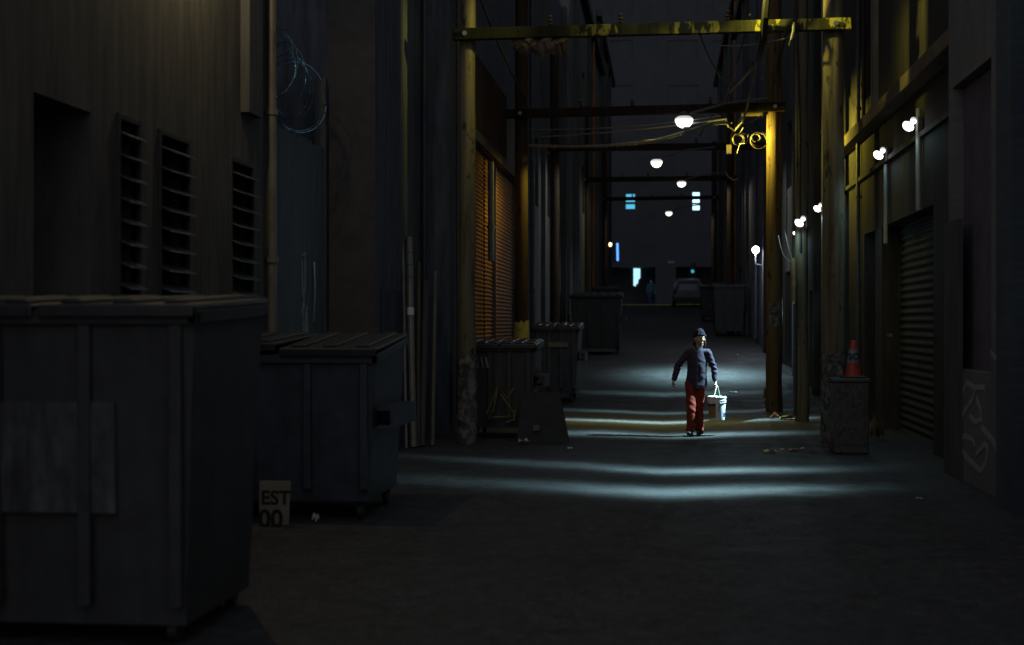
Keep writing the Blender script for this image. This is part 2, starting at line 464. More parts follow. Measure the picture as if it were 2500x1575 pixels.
# ------------------------------------------------------------------ buildings
def facade(mb, X, inw, y0, y1, z0, z1, ops=(), depth=0.3, back=6.0):
    """street face at x = X with openings (ya, yb, za, zb), their reveals, the two end walls and the roof"""
    Y = sorted({y0, y1, *[a for o in ops for a in o[:2]]})
    Z = sorted({z0, z1, *[a for o in ops for a in o[2:]]})
    for a, b in zip(Y, Y[1:]):
        for c, d in zip(Z, Z[1:]):
            ym, zm = (a + b) / 2, (c + d) / 2
            if any(o[0] < ym < o[1] and o[2] < zm < o[3] for o in ops): continue
            mb.quad((X, a, c), (X, b, c), (X, b, d), (X, a, d))
    Xi = X + inw * depth
    for a, b, c, d in ops:
        mb.quad((X, a, c), (X, a, d), (Xi, a, d), (Xi, a, c))
        mb.quad((X, b, c), (X, b, d), (Xi, b, d), (Xi, b, c))
        mb.quad((X, a, d), (X, b, d), (Xi, b, d), (Xi, a, d))
        mb.quad((X, a, c), (X, b, c), (Xi, b, c), (Xi, a, c))
    Xb = X + inw * back
    mb.quad((X, y0, z0), (Xb, y0, z0), (Xb, y0, z1), (X, y0, z1))
    mb.quad((X, y1, z0), (Xb, y1, z0), (Xb, y1, z1), (X, y1, z1))
    mb.quad((X, y0, z1), (Xb, y0, z1), (Xb, y1, z1), (X, y1, z1))
    mb.quad((Xb, y0, z0), (Xb, y1, z0), (Xb, y1, z1), (Xb, y0, z1))
    return mb
def pane(parent, o, X, inw, ya, yb, za, zb, depth=0.2, m=None, bars=1, name="window"):
    Xi = X + inw * depth
    f = MB(o)
    w = 0.05
    lo, hi = sorted((Xi, Xi + inw * 0.05))
    f.box(lo, hi, ya, ya + w, za, zb).box(lo, hi, yb - w, yb, za, zb)
    f.box(lo, hi, ya + w, yb - w, za, za + w).box(lo, hi, ya + w, yb - w, zb - w, zb)
    for k in range(bars):
        zc = za + (zb - za) * (k + 1) / (bars + 1)
        f.box(lo, hi, ya + w, yb - w, zc - 0.02, zc + 0.02)
    fr = f.obj(name, TRIM, parent)
    xp = Xi + inw * 0.06
    lo, hi = sorted((xp, xp + inw * 0.01))
    p = MB(o).box(lo, hi, ya, yb, za, zb).obj("pane", m or GLASS, None)
    p.parent = fr; p.location = (0, 0, 0)
    return fr
def slab(parent, o, X, inw, ya, yb, za, zb, depth, m, name):
    lo, hi = sorted((X + inw * depth, X + inw * (depth + 0.06)))
    return MB(o).box(lo, hi, ya, yb, za, zb).obj(name, m, parent)
def pipe(parent, o, x, y, z0, z1, r, m, name="downpipe"):
    b = MB(o).tube([(x, y, z0), (x, y, z1)], r, 10)
    for z in [z0 + 0.6 + 1.6 * k for k in range(int((z1 - z0) / 1.6))]:
        b.tube([(x, y, z), (x, y, z + 0.06)], r * 1.35, 10)
    return b.obj(name, m, parent, smooth=True)

# --- left, nearest: stucco building with louvred windows
XL = -4.3
o = Vector((XL, 3, 0))
L1 = empty("stucco_building", o, 0, "stained stucco building with louvred windows at far left behind dumpsters", "building")
yd0, yd1 = on_x(82, XL), on_x(222, XL)
zd = zx(82, 224, XL)
yw = [(on_x(288, XL), on_x(334, XL)), (on_x(388, XL), on_x(455, XL)), (on_x(562, XL), on_x(613, XL))]
zt, zb = 3.36, 1.98
L1w = facade(MB(o), XL, -1, 3, 15.2, -0.2, 6.4, [(yd0, yd1, -0.19, zd)] + [(a, b, zb, zt) for a, b in yw], 0.55, 7).obj("wall", STUC, L1)
MB(o).box(XL - 0.62, XL - 0.56, yd0, yd1, 0.0, zd).obj("door", DOORB, L1)
MB(o).tube([(XL - 0.5, yd0 + 0.62, 0.1), (XL - 0.5, yd0 + 0.62, zd - 0.4)], 0.03, 8).obj("door_rail", STEEL, L1, smooth=True)
for a, b in yw:
    f = MB(o).box(XL - 0.06, XL + 0.03, a - 0.05, a, zb - 0.05, zt + 0.05).box(XL - 0.06, XL + 0.03, b, b + 0.05, zb - 0.05, zt + 0.05)
    f.box(XL - 0.06, XL + 0.03, a, b, zt, zt + 0.05).box(XL - 0.06, XL + 0.03, a, b, zb - 0.05, zb)
    fr = f.obj("window", TRIM, L1, 0.006)
    s = MB(o)
    k = 8
    for i in range(k):
        zc = zb + (i + 0.5) * (zt - zb) / k
        s.hexa([(XL - 0.14, a + .01, zc + 0.045), (XL - 0.14, b - .01, zc + 0.045), (XL + 0.10, b - .01, zc - 0.055), (XL + 0.10, a + .01, zc - 0.055),
                (XL - 0.14, a + .01, zc + 0.058), (XL - 0.14, b - .01, zc + 0.058), (XL + 0.10, b - .01, zc - 0.042), (XL + 0.10, a + .01, zc - 0.042)])
        s.prism_y([(XL - 0.12, zc + 0.06), (XL + 0.09, zc - 0.04), (XL - 0.12, zc - 0.06)], b - 0.03, b - 0.012)
    s.obj("louvres", plain("grey louvre slats", (0.07, 0.073, 0.078), 0.45, 0.3, 9), fr).location = (0, 0, 0)
    MB(o).box(XL - 0.30, XL - 0.28, a, b, zb, zt).obj("pane", GLASS, fr).location = (0, 0, 0)
pipe(L1, o, XL + 0.07, 15.08, 0.2, 6.3, 0.055, plain("worn pipe paint", (0.11, 0.10, 0.075), 0.5, 0.5, 6, (1, 1, 0.3)), "downpipe")
MB(o).box(XL + 0.004, XL + 0.10, 14.15, 14.62, 3.9, 6.38).obj("pilaster", STUD, L1)
# --- timber gate in the gap, with razor wire on its top
yg1 = on_x(803, XL)
zg = 4.0
og = Vector((XL, 15.3, 0))
G = empty("timber_gate", og, 0, "tall dark board gate closing the gap beside the stucco building", "gate")
g = MB(og)
y = 15.3
while y < yg1 - 0.1:
    g.box(XL - 0.06 - random.random() * 0.008, XL - 0.03, y, y + 0.142, 0.08, zg - random.random() * 0.05)
    y += 0.15
g.obj("boards", plain("tarred boards", (0.075, 0.075, 0.08), 0.8, 0.4, 5, (1, 4, 0.2)), G)
for z in (0.5, 2.0, 3.6): MB(og).box(XL - 0.13, XL - 0.07, 15.3, yg1, z, z + 0.12).obj("rail", TRIM, G)
for yy in (15.33, yg1 - 0.08): MB(og).box(XL - 0.16, XL - 0.02, yy - 0.03, yy + 0.07, 0, zg + 0.9).obj("post", DKST, G)
MB(og).tube([(XL - 0.02, yg1 - 0.75, 1.75), (XL + 0.0, yg1 - 0.75, 2.1), (XL - 0.02, yg1 - 0.72, 2.5)], 0.014, 6).obj("handle", STEEL, G, smooth=True)
gr = MB(og)                                                   # pale paint scrawl on the boards
ya = on_x(742, XL)
for pts in [[(0, 2.55), (0.09, 2.6), (0.10, 2.3), (0.03, 1.9), (0.05, 1.55)], [(0.0, 2.5), (0.02, 2.1), (0.10, 1.85), (0.13, 1.5)], [(0.0, 1.9), (0.08, 1.6), (0.14, 1.95), (0.17, 1.5)]]:
    gr.tube([(XL - 0.028, ya + a * 1.6, z) for a, z in pts], (0.014), 6)
gr.obj("paint_scrawl", plain("pale spray paint", (0.20, 0.23, 0.25), 0.8, 0.4, 14), G)
pts = []
for i in range(520):
    q = i / 520
    a = q * 2 * math.pi * 7.0
    rr = 0.37 + 0.05 * math.sin(a * 0.37)
    pts.append((XL - 0.06 + rr * 0.8 * math.cos(a), 15.32 + q * 1.5 + 0.16 * math.sin(a * 0.9), zg + 0.66 + rr * math.sin(a) - 0.25 * q))
w = MB(og).tube(pts, 0.005, 5)
for i in range(0, 520, 6):
    p = Vector(pts[i])
    w.box(p.x - 0.004, p.x + 0.004, p.y - 0.025, p.y + 0.025, p.z - 0.012, p.z + 0.012)
RW = w.obj("razor_wire", plain("razor wire with blue glint tint", (0.16, 0.34, 0.48), 0.18, 0.3, 12, metal=0.8, bmp=0))  # blue of the lamp glints put into the wire colour
tag(RW, "coil of shiny razor wire on top of the tall board gate", "razor wire")
# building behind the gap
ob = Vector((-9.5, 8, 0))
LB = empty("rear_building", ob, 0, "plain dark blue grey building set back behind the board gate", "building")
facade(MB(ob), -9.5, -1, 8, 30, -0.2, 15, [(16 + 0.01, 17.4, 5.2, 7.2)], 0.3, 6).obj("wall", STUB, LB)
pane(LB, ob, -9.5, -1, 16.01, 17.4, 5.2, 7.2, 0.2)
# --- left 2
X2 = -3.72
o2 = Vector((X2, 18.2, 0))
L2 = empty("rendered_building", o2, 0, "blue grey rendered building just beyond the razor wire gate", "building")
y2 = on_x(1030, X2)
facade(MB(o2), X2, -1, 18.25, y2, -0.2, 13, [], 0.3, 5.7).obj("wall", STUB, L2)
MB(o2).box(X2 - 0.62, X2 + 0.0, 18.17, 18.245, -0.2, 13).obj("corner_pier", plain("tarry pier", (0.052, 0.05, 0.05), 0.85, 0.3, 3), L2)
MB(o2).box(X2 + 0.003, X2 + 0.03, on_x(930, X2), on_x(986, X2), -0.1, 2.2).obj("plinth", plain("indigo plinth paint", (0.035, 0.037, 0.06), 0.8, 0.4, 3), L2)
pipe(L2, o2, X2 + 0.06, y2 - 0.12, 0, 11, 0.035, DKST)
# --- left 3: corrugated shutter building
X3 = -3.3
y3, y3b = y2 + 0.02, 46.9
o3 = Vector((X3, y3, 0))
L3 = empty("shutter_building", o3, 0, "building with large brown corrugated shutter on left of lane", "building")
ys0, ys1 = on_x(1128, X3), on_x(1258, X3)
zs1 = zx(1180, 378, X3)
facade(MB(o3), X3, -1, y3, y3b, -0.2, 12, [(ys0, ys1, 0.3, zs1), (36.2, 37.6, 4.8, 6.6), (40.5, 41.9, 4.8, 6.6), (33.5, 34.7, 0.2, 2.5)], 0.30, 6).obj("wall", STUB, L3)
def corr(o, X, ya, yb, za, zb, pitch, amp, vertical):
    m = MB(o)
    n = int(((yb - ya) if vertical else (zb - za)) / pitch * 6)
    pts = []
    for i in range(n + 1):
        q = i / n
        t = q * ((yb - ya) if vertical else (zb - za))
        w = math.sin(t / pitch * 2 * math.pi)
        pts.append((t, amp * max(-0.7, min(0.7, w))))
    for i, (t, w) in enumerate(pts):
        if vertical: m.v += [Vector((X + w, ya + t, za)), Vector((X + w, ya + t, zb))]
        else: m.v += [Vector((X + w, ya, za + t)), Vector((X + w, yb, za + t))]
        if i: m.f.append((2 * i - 2, 2 * i - 1, 2 * i + 1, 2 * i))
    return m
ym = on_x(1207, X3)
sh = corr(o3, X3 - 0.05, ys0, ym, 0.3, zs1, 0.078, 0.027, False).obj("shutter", RUST, L3)
corr(o3, X3 - 0.07, ym + 0.08, ys1, 0.3, zs1, 0.078, 0.024, False).obj("shutter", RUST, L3)
for q_ in (0.33, 0.72):
    yq_ = ys0 + (ym - ys0) * q_
    MB(o3).box(X3 - 0.06, X3 - 0.028, yq_, yq_ + 0.022, 0.3, zs1).obj("seam", RUST2, L3)
MB(o3).box(X3 - 0.12, X3 + 0.03, ym, ym + 0.075, 0.3, zs1).obj("guide_rail", DKST, L3)
corr(o3, X3 + 0.05, ys0 - 0.3, 29.3, zs1 + 0.25, 6.4, 0.16, 0.05, True).obj("upper_cladding", RUST2, L3)
MB(o3).box(X3 + 0.004, X3 + 0.14, ys0 - 0.4, ys1 + 0.3, zs1 + 0.02, zs1 + 0.2).obj("shutter_hood", plain("brown hood paint", (0.03, 0.018, 0.012), 0.7, 0.4, 6), L3, 0.01)
yc = on_x(1196, X3 + 0.08)
pipe(L3, o3, X3 + 0.1, yc, 2.9, 4.75, 0.06, plain("bluish pipe", (0.10, 0.11, 0.14), 0.35, 0.3, 8, metal=0.3), "conduit")
MB(o3).box(X3 - 0.37, X3 - 0.31, 33.5, 34.7, 0.2, 2.5).obj("door", DKST, L3)
for a in (36.2, 40.5): pane(L3, o3, X3, -1, a, a + 1.4, 4.8, 6.6)
pipe(L3, o3, X3 + 0.08, 35.0, 0.3, 11, 0.06, DKST)
pipe(L3, o3, X3 + 0.08, y3 + 0.5, 0.3, 11, 0.04, DKST)
MB(o3).box(X3 + 0.003, X3 + 0.12, 38.4, 39.0, 0.2, 12).obj("pilaster", STUC, L3)
MB(o3).box(X3 + 0.003, X3 + 0.16, y3b - 0.9, y3b - 0.45, 0.5, 12).obj("pilaster", STUD, L3)

def block(name, label, X, inw, y0, y1, h, m, wins, doors, pil, pipes):
    zb = gz(y0) - 0.5
    o = Vector((X, y0, gz(y0)))
    r = empty(name, o, 0, label, "building")
    g0 = gz((y0 + y1) / 2)
    ops = []
    for (y, w, z, hh) in wins: ops.append((y, y + w, g0 + z, g0 + z + hh))
    for (y, w, hh) in doors: ops.append((y, y + w, zb + 0.01, gz(y) + hh))
    facade(MB(o), X, inw, y0, y1, zb, h + g0, ops, 0.28, 6).obj("wall", m, r)
    for k, (y, w, z, hh) in enumerate(wins): pane(r, o, X, inw, y, y + w, g0 + z, g0 + z + hh, 0.18)
    for (y, w, hh) in doors: slab(r, o, X, inw, y, y + w, gz(y) - 0.2, gz(y) + hh, 0.29, DKST, "door")
    for (y, w, d, mm) in pil:
        lo, hi = sorted((X - inw * 0.003, X - inw * d))
        MB(o).box(lo, hi, y, y + w, zb, h + g0 - 0.3).obj("pilaster", mm, r)
    for (y, rr, mm) in pipes: pipe(r, o, X - inw * 0.09, y, gz(y) + 0.2, h + g0 - 0.5, rr, mm)
    lo, hi = sorted((X - inw * 0.004, X - inw * 0.25))
    MB(o).box(lo, hi, y0 + 0.05, y1 - 0.05, h + g0 - 0.55, h + g0 - 0.2).obj("cornice", TRIM, r, 0.02)
    return r
PALE = plain("pale green wall paint", (0.13, 0.145, 0.12), 0.85, 0.3, 2, (1, 1, 0.4), dirt=0.6)
block("plaster_building", "pale green plaster building halfway along the left side of the lane", -3.08, -1, 46.95, 69.9, 13, PALE,
      [(50 + 4.2 * k, 1.5, 4.6, 1.8) for k in range(4)] + [(50 + 4.2 * k, 1.5, 8.2, 1.8) for k in range(4)], [(52, 1.2, 2.3), (63, 2.4, 2.6)],
      [(48.6, 0.5, 0.1, STUB), (58, 0.5, 0.12, STUC), (68.6, 0.5, 0.12, STUD)], [(49.6, 0.07, DKST), (61, 0.06, RUST)])
block("corner_building", "dark corner building with blue neon sign at left end of lane", -3.3, -1, 69.95, 91.5, 15, STUD,
      [(73 + 4.5 * k, 1.6, 4.4, 1.9) for k in range(4)] + [(73 + 4.5 * k, 1.6, 8.4, 1.9) for k in range(4)], [(76, 1.2, 2.3)],
      [(71, 0.5, 0.15, STUB), (82, 0.5, 0.15, STUC)], [(74.5, 0.07, RUST2), (87, 0.06, DKST)])

# --- right 1: brick wall nearest
XR = 3.3
or1 = Vector((XR, 3, 0))
R1 = empty("brick_building", or1, 0, "dark brick building with scrawled graffiti nearest on the right side", "building")
yp0, yp1 = on_x(2420, XR), on_x(2326, XR)
zp0, zp1 = zx(2370, 905, XR), zx(2326, 215, XR)
facade(MB(or1), XR, 1, 3, 17.0, -0.2, 6.8, [(yp0, yp1, zp0, zp1)], 0.12, 6).obj("wall", BRK, R1)
MB(or1).box(XR + 0.121, XR + 0.16, yp0, yp1, zp0, zp1).obj("boarded_window", plain("purple board paint", (0.10, 0.085, 0.125), 0.8, 0.35, 2), R1)
ypi = on_x(2470, XR - 0.12)
MB(or1).box(XR - 0.12, XR - 0.003, ypi, ypi + 0.62, -0.2, 6.78).obj("pilaster", brick("blue lit brick", (0.06, 0.078, 0.105), (0.046, 0.062, 0.09), (0.05, 0.06, 0.075)), R1)  # blue light on the pilaster put into its brick colour
MB(or1).box(XR - 0.05, XR - 0.003, 16.2, 17.0, -0.2, 2.9).obj("corner_guard", STUD, R1)
gp = plain("blue grey spray paint", (0.25, 0.27, 0.33), 0.8, 0.4, 12)
def stroke(uv, r=0.03, name="graffiti_stroke"):
    gf = MB(or1)
    P = []
    for (u, v) in uv:
        P.append((XR - 0.004, on_x(u, XR), zx(u, v, XR)))
    Q = []
    for i in range(len(P) - 1):                      # flat band of paint, 4 mm proud of the bricks
        a, b = Vector(P[i]), Vector(P[i + 1])
        d = (b - a).normalized(); nn = Vector((0, -d.z, d.y)) * r
        x0, x1 = Vector((-0.001 - 0.0007 * i % 0.003, 0, 0)), Vector((0.003, 0, 0))
        e = d * r * 0.5
        gf.hexa([a - e - nn + x0, b + e - nn + x0, b + e - nn + x1, a - e - nn + x1, a - e + nn + x0, b + e + nn + x0, b + e + nn + x1, a - e + nn + x1])
    gf.obj(name, gp, R1)
stroke([(2380, 1084), (2372, 1070), (2355, 1065), (2343, 1078), (2348, 1100), (2365, 1122), (2395, 1150)])
stroke([(2395, 1150), (2408, 1130), (2413, 1095), (2405, 1085), (2385, 1108)])
stroke([(2398, 1045), (2412, 1060), (2430, 1085), (2438, 1108)], 0.035)
stroke([(2332, 915), (2331, 940), (2321, 955), (2325, 970), (2345, 965)])
stroke([(2345, 965), (2362, 935), (2380, 946), (2404, 946)])
stroke([(2382, 946), (2375, 975), (2355, 1005), (2340, 1038)])
stroke([(2385, 975), (2395, 1000), (2396, 1025), (2382, 1030), (2370, 1018)])
stroke([(2420, 860), (2432, 875), (2440, 878)], 0.025)
# --- right 2: boarded frontage with ledge and garage opening
XS = 3.57
or2 = Vector((XS, 17.05, 0))
R2 = empty("boarded_building", or2, 0, "tan boarded building with ledge and garage opening on the right", "building")
yo1 = on_x(2110, XS)
yo0 = 19.4
zo = zx(2110, 555, XS)
yj = on_x(2153, XS)
ops = [(yo0, yj, -0.19, 3.32), (on_x(2137, XS), yo1, -0.19, 3.32), (25.0, 26.3, 5.7, 8.0)]
facade(MB(or2), XS, 1, 17.05, 29.3, -0.2, 12, ops, 0.35, 6).obj("wall", TANW, R2)
rd = corr(or2, XS + 0.30, yo0, yj, -0.1, 3.32, 0.12, 0.025, False).obj("roller_door", BLK, R2)
MB(or2).box(XS + 0.36, XS + 0.42, on_x(2137, XS), yo1, 0, 3.32).obj("door", BLK, R2)
MB(or2).box(XS - 0.24, XS - 0.003, 17.1, 29.1, 5.01, 5.22).obj("ledge", plain("ledge timber", (0.13, 0.10, 0.06), 0.8, 0.4, 5, (1, .3, 1)), R2, 0.015)
MB(or2).box(XS - 0.07, XS - 0.003, 17.1, 29.1, 4.30, 4.37).obj("moulding", TRIM, R2)
for a, b in ((25.0, 26.3),): pane(R2, or2, XS, 1, a, b, 5.7, 8.0, 0.22)
ypl = on_x(2133, XS - 0.085)
MB(or2).box(XS - 0.085, XS - 0.003, ypl, ypl + 0.35, 5.23, 11.6).obj("pilaster", plain("pale pilaster paint", (0.2, 0.18, 0.115), 0.8, 0.3, 6, (1, 1, .3)), R2)
pipe(R2, or2, XS - 0.08, on_x(2108, XS - 0.08), 5.3, 11, 0.035, RUST2, "conduit")
CON = plain("pale conduit paint", (0.25, 0.26, 0.26), 0.4, 0.3, 12, (1, 1, .3), bmp=.1)
for u, X, z0, z1 in ((2163, XS - 0.07, 3.0, 4.25),): pipe(R2, or2, X, on_x(u, X), z0, z1, 0.035, CON, "conduit")
pipe(R2, or2, XS - 0.07, on_x(2243, XS - 0.07), 3.3, 4.7, 0.04, CON, "conduit")
pipe(R2, or2, XS - 0.06, on_x(2095, XS - 0.06), 0.2, 11, 0.04, DKST)
# door pulls
for u in (2172, 2268):
    yy = on_x(u, XS - 0.05)
    MB(or2).box(XS - 0.07, XS - 0.03, yy - 0.14, yy + 0.14, zx(u, 822, XS - 0.05), zx(u, 816, XS - 0.05) + 0.01).box(XS - 0.03, XS - 0.003, yy + 0.1, yy + 0.13, zx(u, 822, XS), zx(u, 816, XS)).obj("handle", STEEL, R2)
block("pier_building", "dark building with piers and bright floods beyond the boarded frontage", 3.4, 1, 29.35, 44.9, 13, STUD,
      [(30.5 + 4 * k, 1.4, 5, 1.8) for k in range(4)], [(32.6, 1.2, 2.3), (38, 2.6, 2.7)],
      [(31.5, 0.5, 0.14, TANW), (36.4, 0.5, 0.14, STUC), (43.6, 0.5, 0.14, STUB)], [(on_x(2010, 3.31), 0.04, CON), (34.9, 0.04, CON), (42, 0.06, DKST)])
block("globe_building", "grey building with one round globe lamp, right side halfway along", 3.28, 1, 44.95, 65.9, 14, STUB,
      [(47 + 4.4 * k, 1.5, 5, 1.8) for k in range(4)], [(52, 1.2, 2.3), (60, 2.4, 2.6)],
      [(45.6, 0.5, 0.14, STUC), (55.5, 0.5, 0.14, STUD)], [(50.0, 0.05, DKST), (58, 0.05, DKST)])
block("far_building", "last dark building at the right end of the lane", 3.4, 1, 65.95, 91.5, 15, STUD,
      [(69 + 4.8 * k, 1.5, 5, 1.8) for k in range(4)], [(74, 1.2, 2.3)],
      [(66.5, 0.5, 0.14, RUST), (78, 0.5, 0.14, STUC)], [(72, 0.06, DKST), (85, 0.06, DKST)])

# --- the building across the street
YE = 108.5
oe = Vector((0, YE, ZS))
EB = empty("street_building", oe, 0, "tall office building across the street closing off the lane", "building")
WLIT = glow("cyan lit window", (0.10, 0.62, 0.95), 0.85)
WLIT2 = glow("pale cyan lit window", (0.45, 0.85, 1.0), 2.2)
DOORL = glow("lit glass doorway", (0.42, 0.78, 1.0), 1.3)
e = MB(oe)
zc0, zc1 = ZS + 0.1, zy(1600, 652, YE)
ops = [(on_y(1530, YE) - 6, on_y(1600, YE), zc0, zc1), (on_y(1650, YE), on_y(1712, YE) + 6, zc0, zc1),
       (on_y(1528, YE), on_y(1550, YE), zy(1540, 493, YE), zy(1540, 473, YE)), (on_y(1528, YE), on_y(1550, YE), zy(1540, 510, YE), zy(1540, 498, YE)),
       (on_y(1691, YE), on_y(1708, YE), zy(1700, 495, YE), zy(1700, 469, YE)), (on_y(1691, YE), on_y(1708, YE), zy(1700, 513, YE), zy(1700, 499, YE))]
xr = []
for row in range(3):
    for cu in (1400, 1490, 1630, 1740, 1850):
        zz = zy(cu, 260 - row * 110, YE)
        xr.append((on_y(cu, YE), on_y(cu + 55 + 20 * (cu == 1630), YE), zz, zz + 1.6))
ops += xr
Xs_ = sorted({-45.0, 45.0, *[a for q in ops for a in q[:2]]}); Zs_ = sorted({ZS, 48.0, *[a for q in ops for a in q[2:]]})
for a, b in zip(Xs_, Xs_[1:]):
    for c, d in zip(Zs_, Zs_[1:]):
        if any(q[0] < (a + b) / 2 < q[1] and q[2] < (c + d) / 2 < q[3] for q in ops): continue
        e.quad((a, YE, c), (b, YE, c), (b, YE, d), (a, YE, d))
for a, b, c, d in ops:
    D = YE + (2.5 if c == zc0 else (0.12 if (a, b, c, d) in xr else 0.35))
    e.quad((a, YE, c), (a, D, c), (a, D, d), (a, YE, d)); e.quad((b, YE, c), (b, D, c), (b, D, d), (b, YE, d))
    e.quad((a, YE, d), (b, YE, d), (b, D, d), (a, D, d)); e.quad((a, YE, c), (b, YE, c), (b, D, c), (a, D, c))
e.quad((-45, YE, 48), (45, YE, 48), (45, YE + 20, 48), (-45, YE + 20, 48))
e.obj("wall", plain("grey concrete facade", (0.05, 0.052, 0.062), 0.85, 0.2, 0.6), EB)
for i, (a, b, c, d) in enumerate(ops[2:6]):
    MB(oe).box(a, b, YE + 0.36, YE + 0.40, c, d).obj("window", WLIT if i < 2 else WLIT2, EB)
for a, b, c, d in xr:
    MB(oe).box(a, b, YE + 0.13, YE + 0.17, c, d).obj("window", GLASS, EB)
for a, b, c, d in ops[:2]:
    MB(oe).box(a, b, YE + 2.51, YE + 2.6, c, d).obj("entrance_wall", BLK, EB)
a, b = on_y(1546.5, YE + 2.4), on_y(1563, YE + 2.4)
MB(oe).add([(a, YE + 2.44, zy(0, 702, YE + 2.4)), (a + 0.18, YE + 2.44, zy(0, 703, YE + 2.4)), (a + 0.22, YE + 2.44, zy(0, 698, YE + 2.4)), (a + 0.35, YE + 2.44, zy(0, 697, YE + 2.4)), (a + 0.36, YE + 2.44, zy(0, 689, YE + 2.4)), (b, YE + 2.44, zy(0, 684, YE + 2.4)), (b, YE + 2.44, zy(0, 662, YE + 2.4)), (a, YE + 2.44, zy(0, 661, YE + 2.4))],
           [(0, 1, 2, 3, 4, 5, 6, 7)]).obj("lit_doorway", DOORL, EB)
MB(oe).box(on_y(1630, YE), on_y(1646, YE), YE - 0.05, YE - 0.003, zy(0, 650, YE), zy(0, 645, YE)).obj("wall_plaque", plain("pale plaque", (0.22, 0.22, 0.26), 0.6, 0.1, 2), EB)

# ------------------------------------------------------------------ utility pole frames
def pole_mb(o, x, y, z0, z1, r, seed, lean=0.0):
    m = MB(o)
    pts, rs = [], []
    for i in range(40):
        q = i / 39
        z = z0 + q * (z1 - z0)
        w = noise.noise(Vector((seed, z * 0.9, 0))) * 0.02
        pts.append((x + lean * q + w * 0.6, y, z)); rs.append(r * (1.08 - 0.16 * q) + w * 0.5)
    m.tube(pts, rs, 18)
    return m
def insulator(m, x, y, z):
    m.lathe((x, y, z), [(0.015, 0), (0.045, 0.02), (0.02, 0.05), (0.05, 0.07), (0.02, 0.10), (0.04, 0.13), (0.01, 0.16)], 12)
def frame(y, xl, xr, zbm, tilt, rl, rr, bl, br, ztop, wood_l, wood_r, beam, label, bh=0.19, front=True, ins=(-1.6, -0.6, 0.9)):
    o = Vector(((xl + xr) / 2, y, gz(y)))
    r = empty("double_utility_pole", o, 0, label, "utility poles", "timber pole frames across the lane")
    z0 = gz(y) - 0.3
    pole_mb(o, xl, y, z0, ztop, rl, y).obj("pole", wood_l, r, smooth=True)
    pole_mb(o, xr, y, z0, ztop, rr, y + 3.3).obj("pole", wood_r, r, smooth=True)
    yb = y - max(rl, rr) - 0.02
    m = MB(o)
    m.hexa([(bl, yb - 0.10, zbm - tilt), (br, yb - 0.10, zbm + tilt), (br, yb + 0.03, zbm + tilt), (bl, yb + 0.03, zbm - tilt),
            (bl, yb - 0.10, zbm - tilt + bh), (br, yb - 0.10, zbm + tilt + bh), (br, yb + 0.03, zbm + tilt + bh), (bl, yb + 0.03, zbm - tilt + bh)])
    m.obj("crossarm", beam, r, 0.012)
    for x in (xl, xr):
        zz = zbm + tilt * (2 * (x - bl) / (br - bl) - 1) + bh / 2
        MB(o).tube([(x, yb - 0.14, zz), (x, yb - 0.09, zz)], 0.035, 8).obj("bolt", STEEL, r)
    for x in ins:
        zz = zbm + tilt * (2 * (x - bl) / (br - bl) - 1) + bh
        m = MB(o); insulator(m, x, yb - 0.035, zz + 0.002); m.obj("insulator", PORC, r, smooth=True)
    return r, yb
Y1 = 20.35
xl1, xr1 = on_y(1141, Y1), on_y(2035, Y1)
F1, yb1 = frame(Y1, xl1, xr1, 5.80, 0.015, 0.118, 0.15, xl1 - 0.18, xr1 + 0.22, 9.2, WOODP, WOODP, BEAM, "nearest timber pole frame with mossy crossarm lit yellow above the lane", 0.165)
o1 = Vector(((xl1 + xr1) / 2, Y1, 0))
def wrap(o, x, y, r, z0, z1, m, name, parent, a0=-3.3, a1=0.2):
    mb = MB(o); n = 18; k = 14
    for j in range(k + 1):
        for i in range(n + 1):
            a = a0 + (a1 - a0) * i / n
            z = z0 + (z1 - z0) * j / k
            if j in (0, k): z += 0.09 * noise.noise(Vector((i * 0.6, j, x)))
            rr = r + 0.006 * noise.noise(Vector((i * .5, j * .7, x)))
            mb.v.append(Vector((x + rr * math.cos(a), y + rr * math.sin(a), z)))
    for j in range(k):
        for i in range(n):
            mb.f.append((j * (n + 1) + i, j * (n + 1) + i + 1, (j + 1) * (n + 1) + i + 1, (j + 1) * (n + 1) + i))
    return mb.obj(name, m, parent, smooth=True)
wrap(o1, xl1, Y1, 0.142, 0.02, 1.28, POST, "posters", F1)
wrap(o1, xr1, Y1, 0.178, 0.05, 1.32, POST, "posters", F1)
# second frame at the yellow lit pole
Y2 = 28.0
xl2, xr2 = on_y(1280, 28.6), on_y(1890, Y2)
F2, yb2 = frame(Y2, xl2, xr2, zy(1700, 282, Y2), 0.03, 0.13, 0.15, xl2 - 0.3, xr2 + 0.2, 9.4, WOODD, WOODR, BEAMD, "second pole frame, its right pole lit yellow by the nearest street lamp", 0.17)
o2f = Vector(((xl2 + xr2) / 2, Y2, gz(Y2)))
MB(o2f).box(on_y(1810, Y2), on_y(1862, Y2), Y2 - 0.1, Y2 - 0.02, zy(0, 312, Y2), zy(0, 305, Y2)).obj("bracket", plain("bracket paint", (0.35, 0.28, 0.15), 0.5, 0.2, 9), F2, 0.006)
wrap(o2f, xl2, Y2, 0.152, zy(1270, 838, Y2), zy(1270, 785, Y2), plain("yellow pole guard", (0.40, 0.34, 0.06), 0.6, 0.4, 8), "pole_guard", F2, -3.3, 0.2)
wrap(o2f, xr2, Y2, 0.163, zy(0, 795, Y2), zy(0, 742, Y2), POST, "notice", F2, -2.3, -1.0)
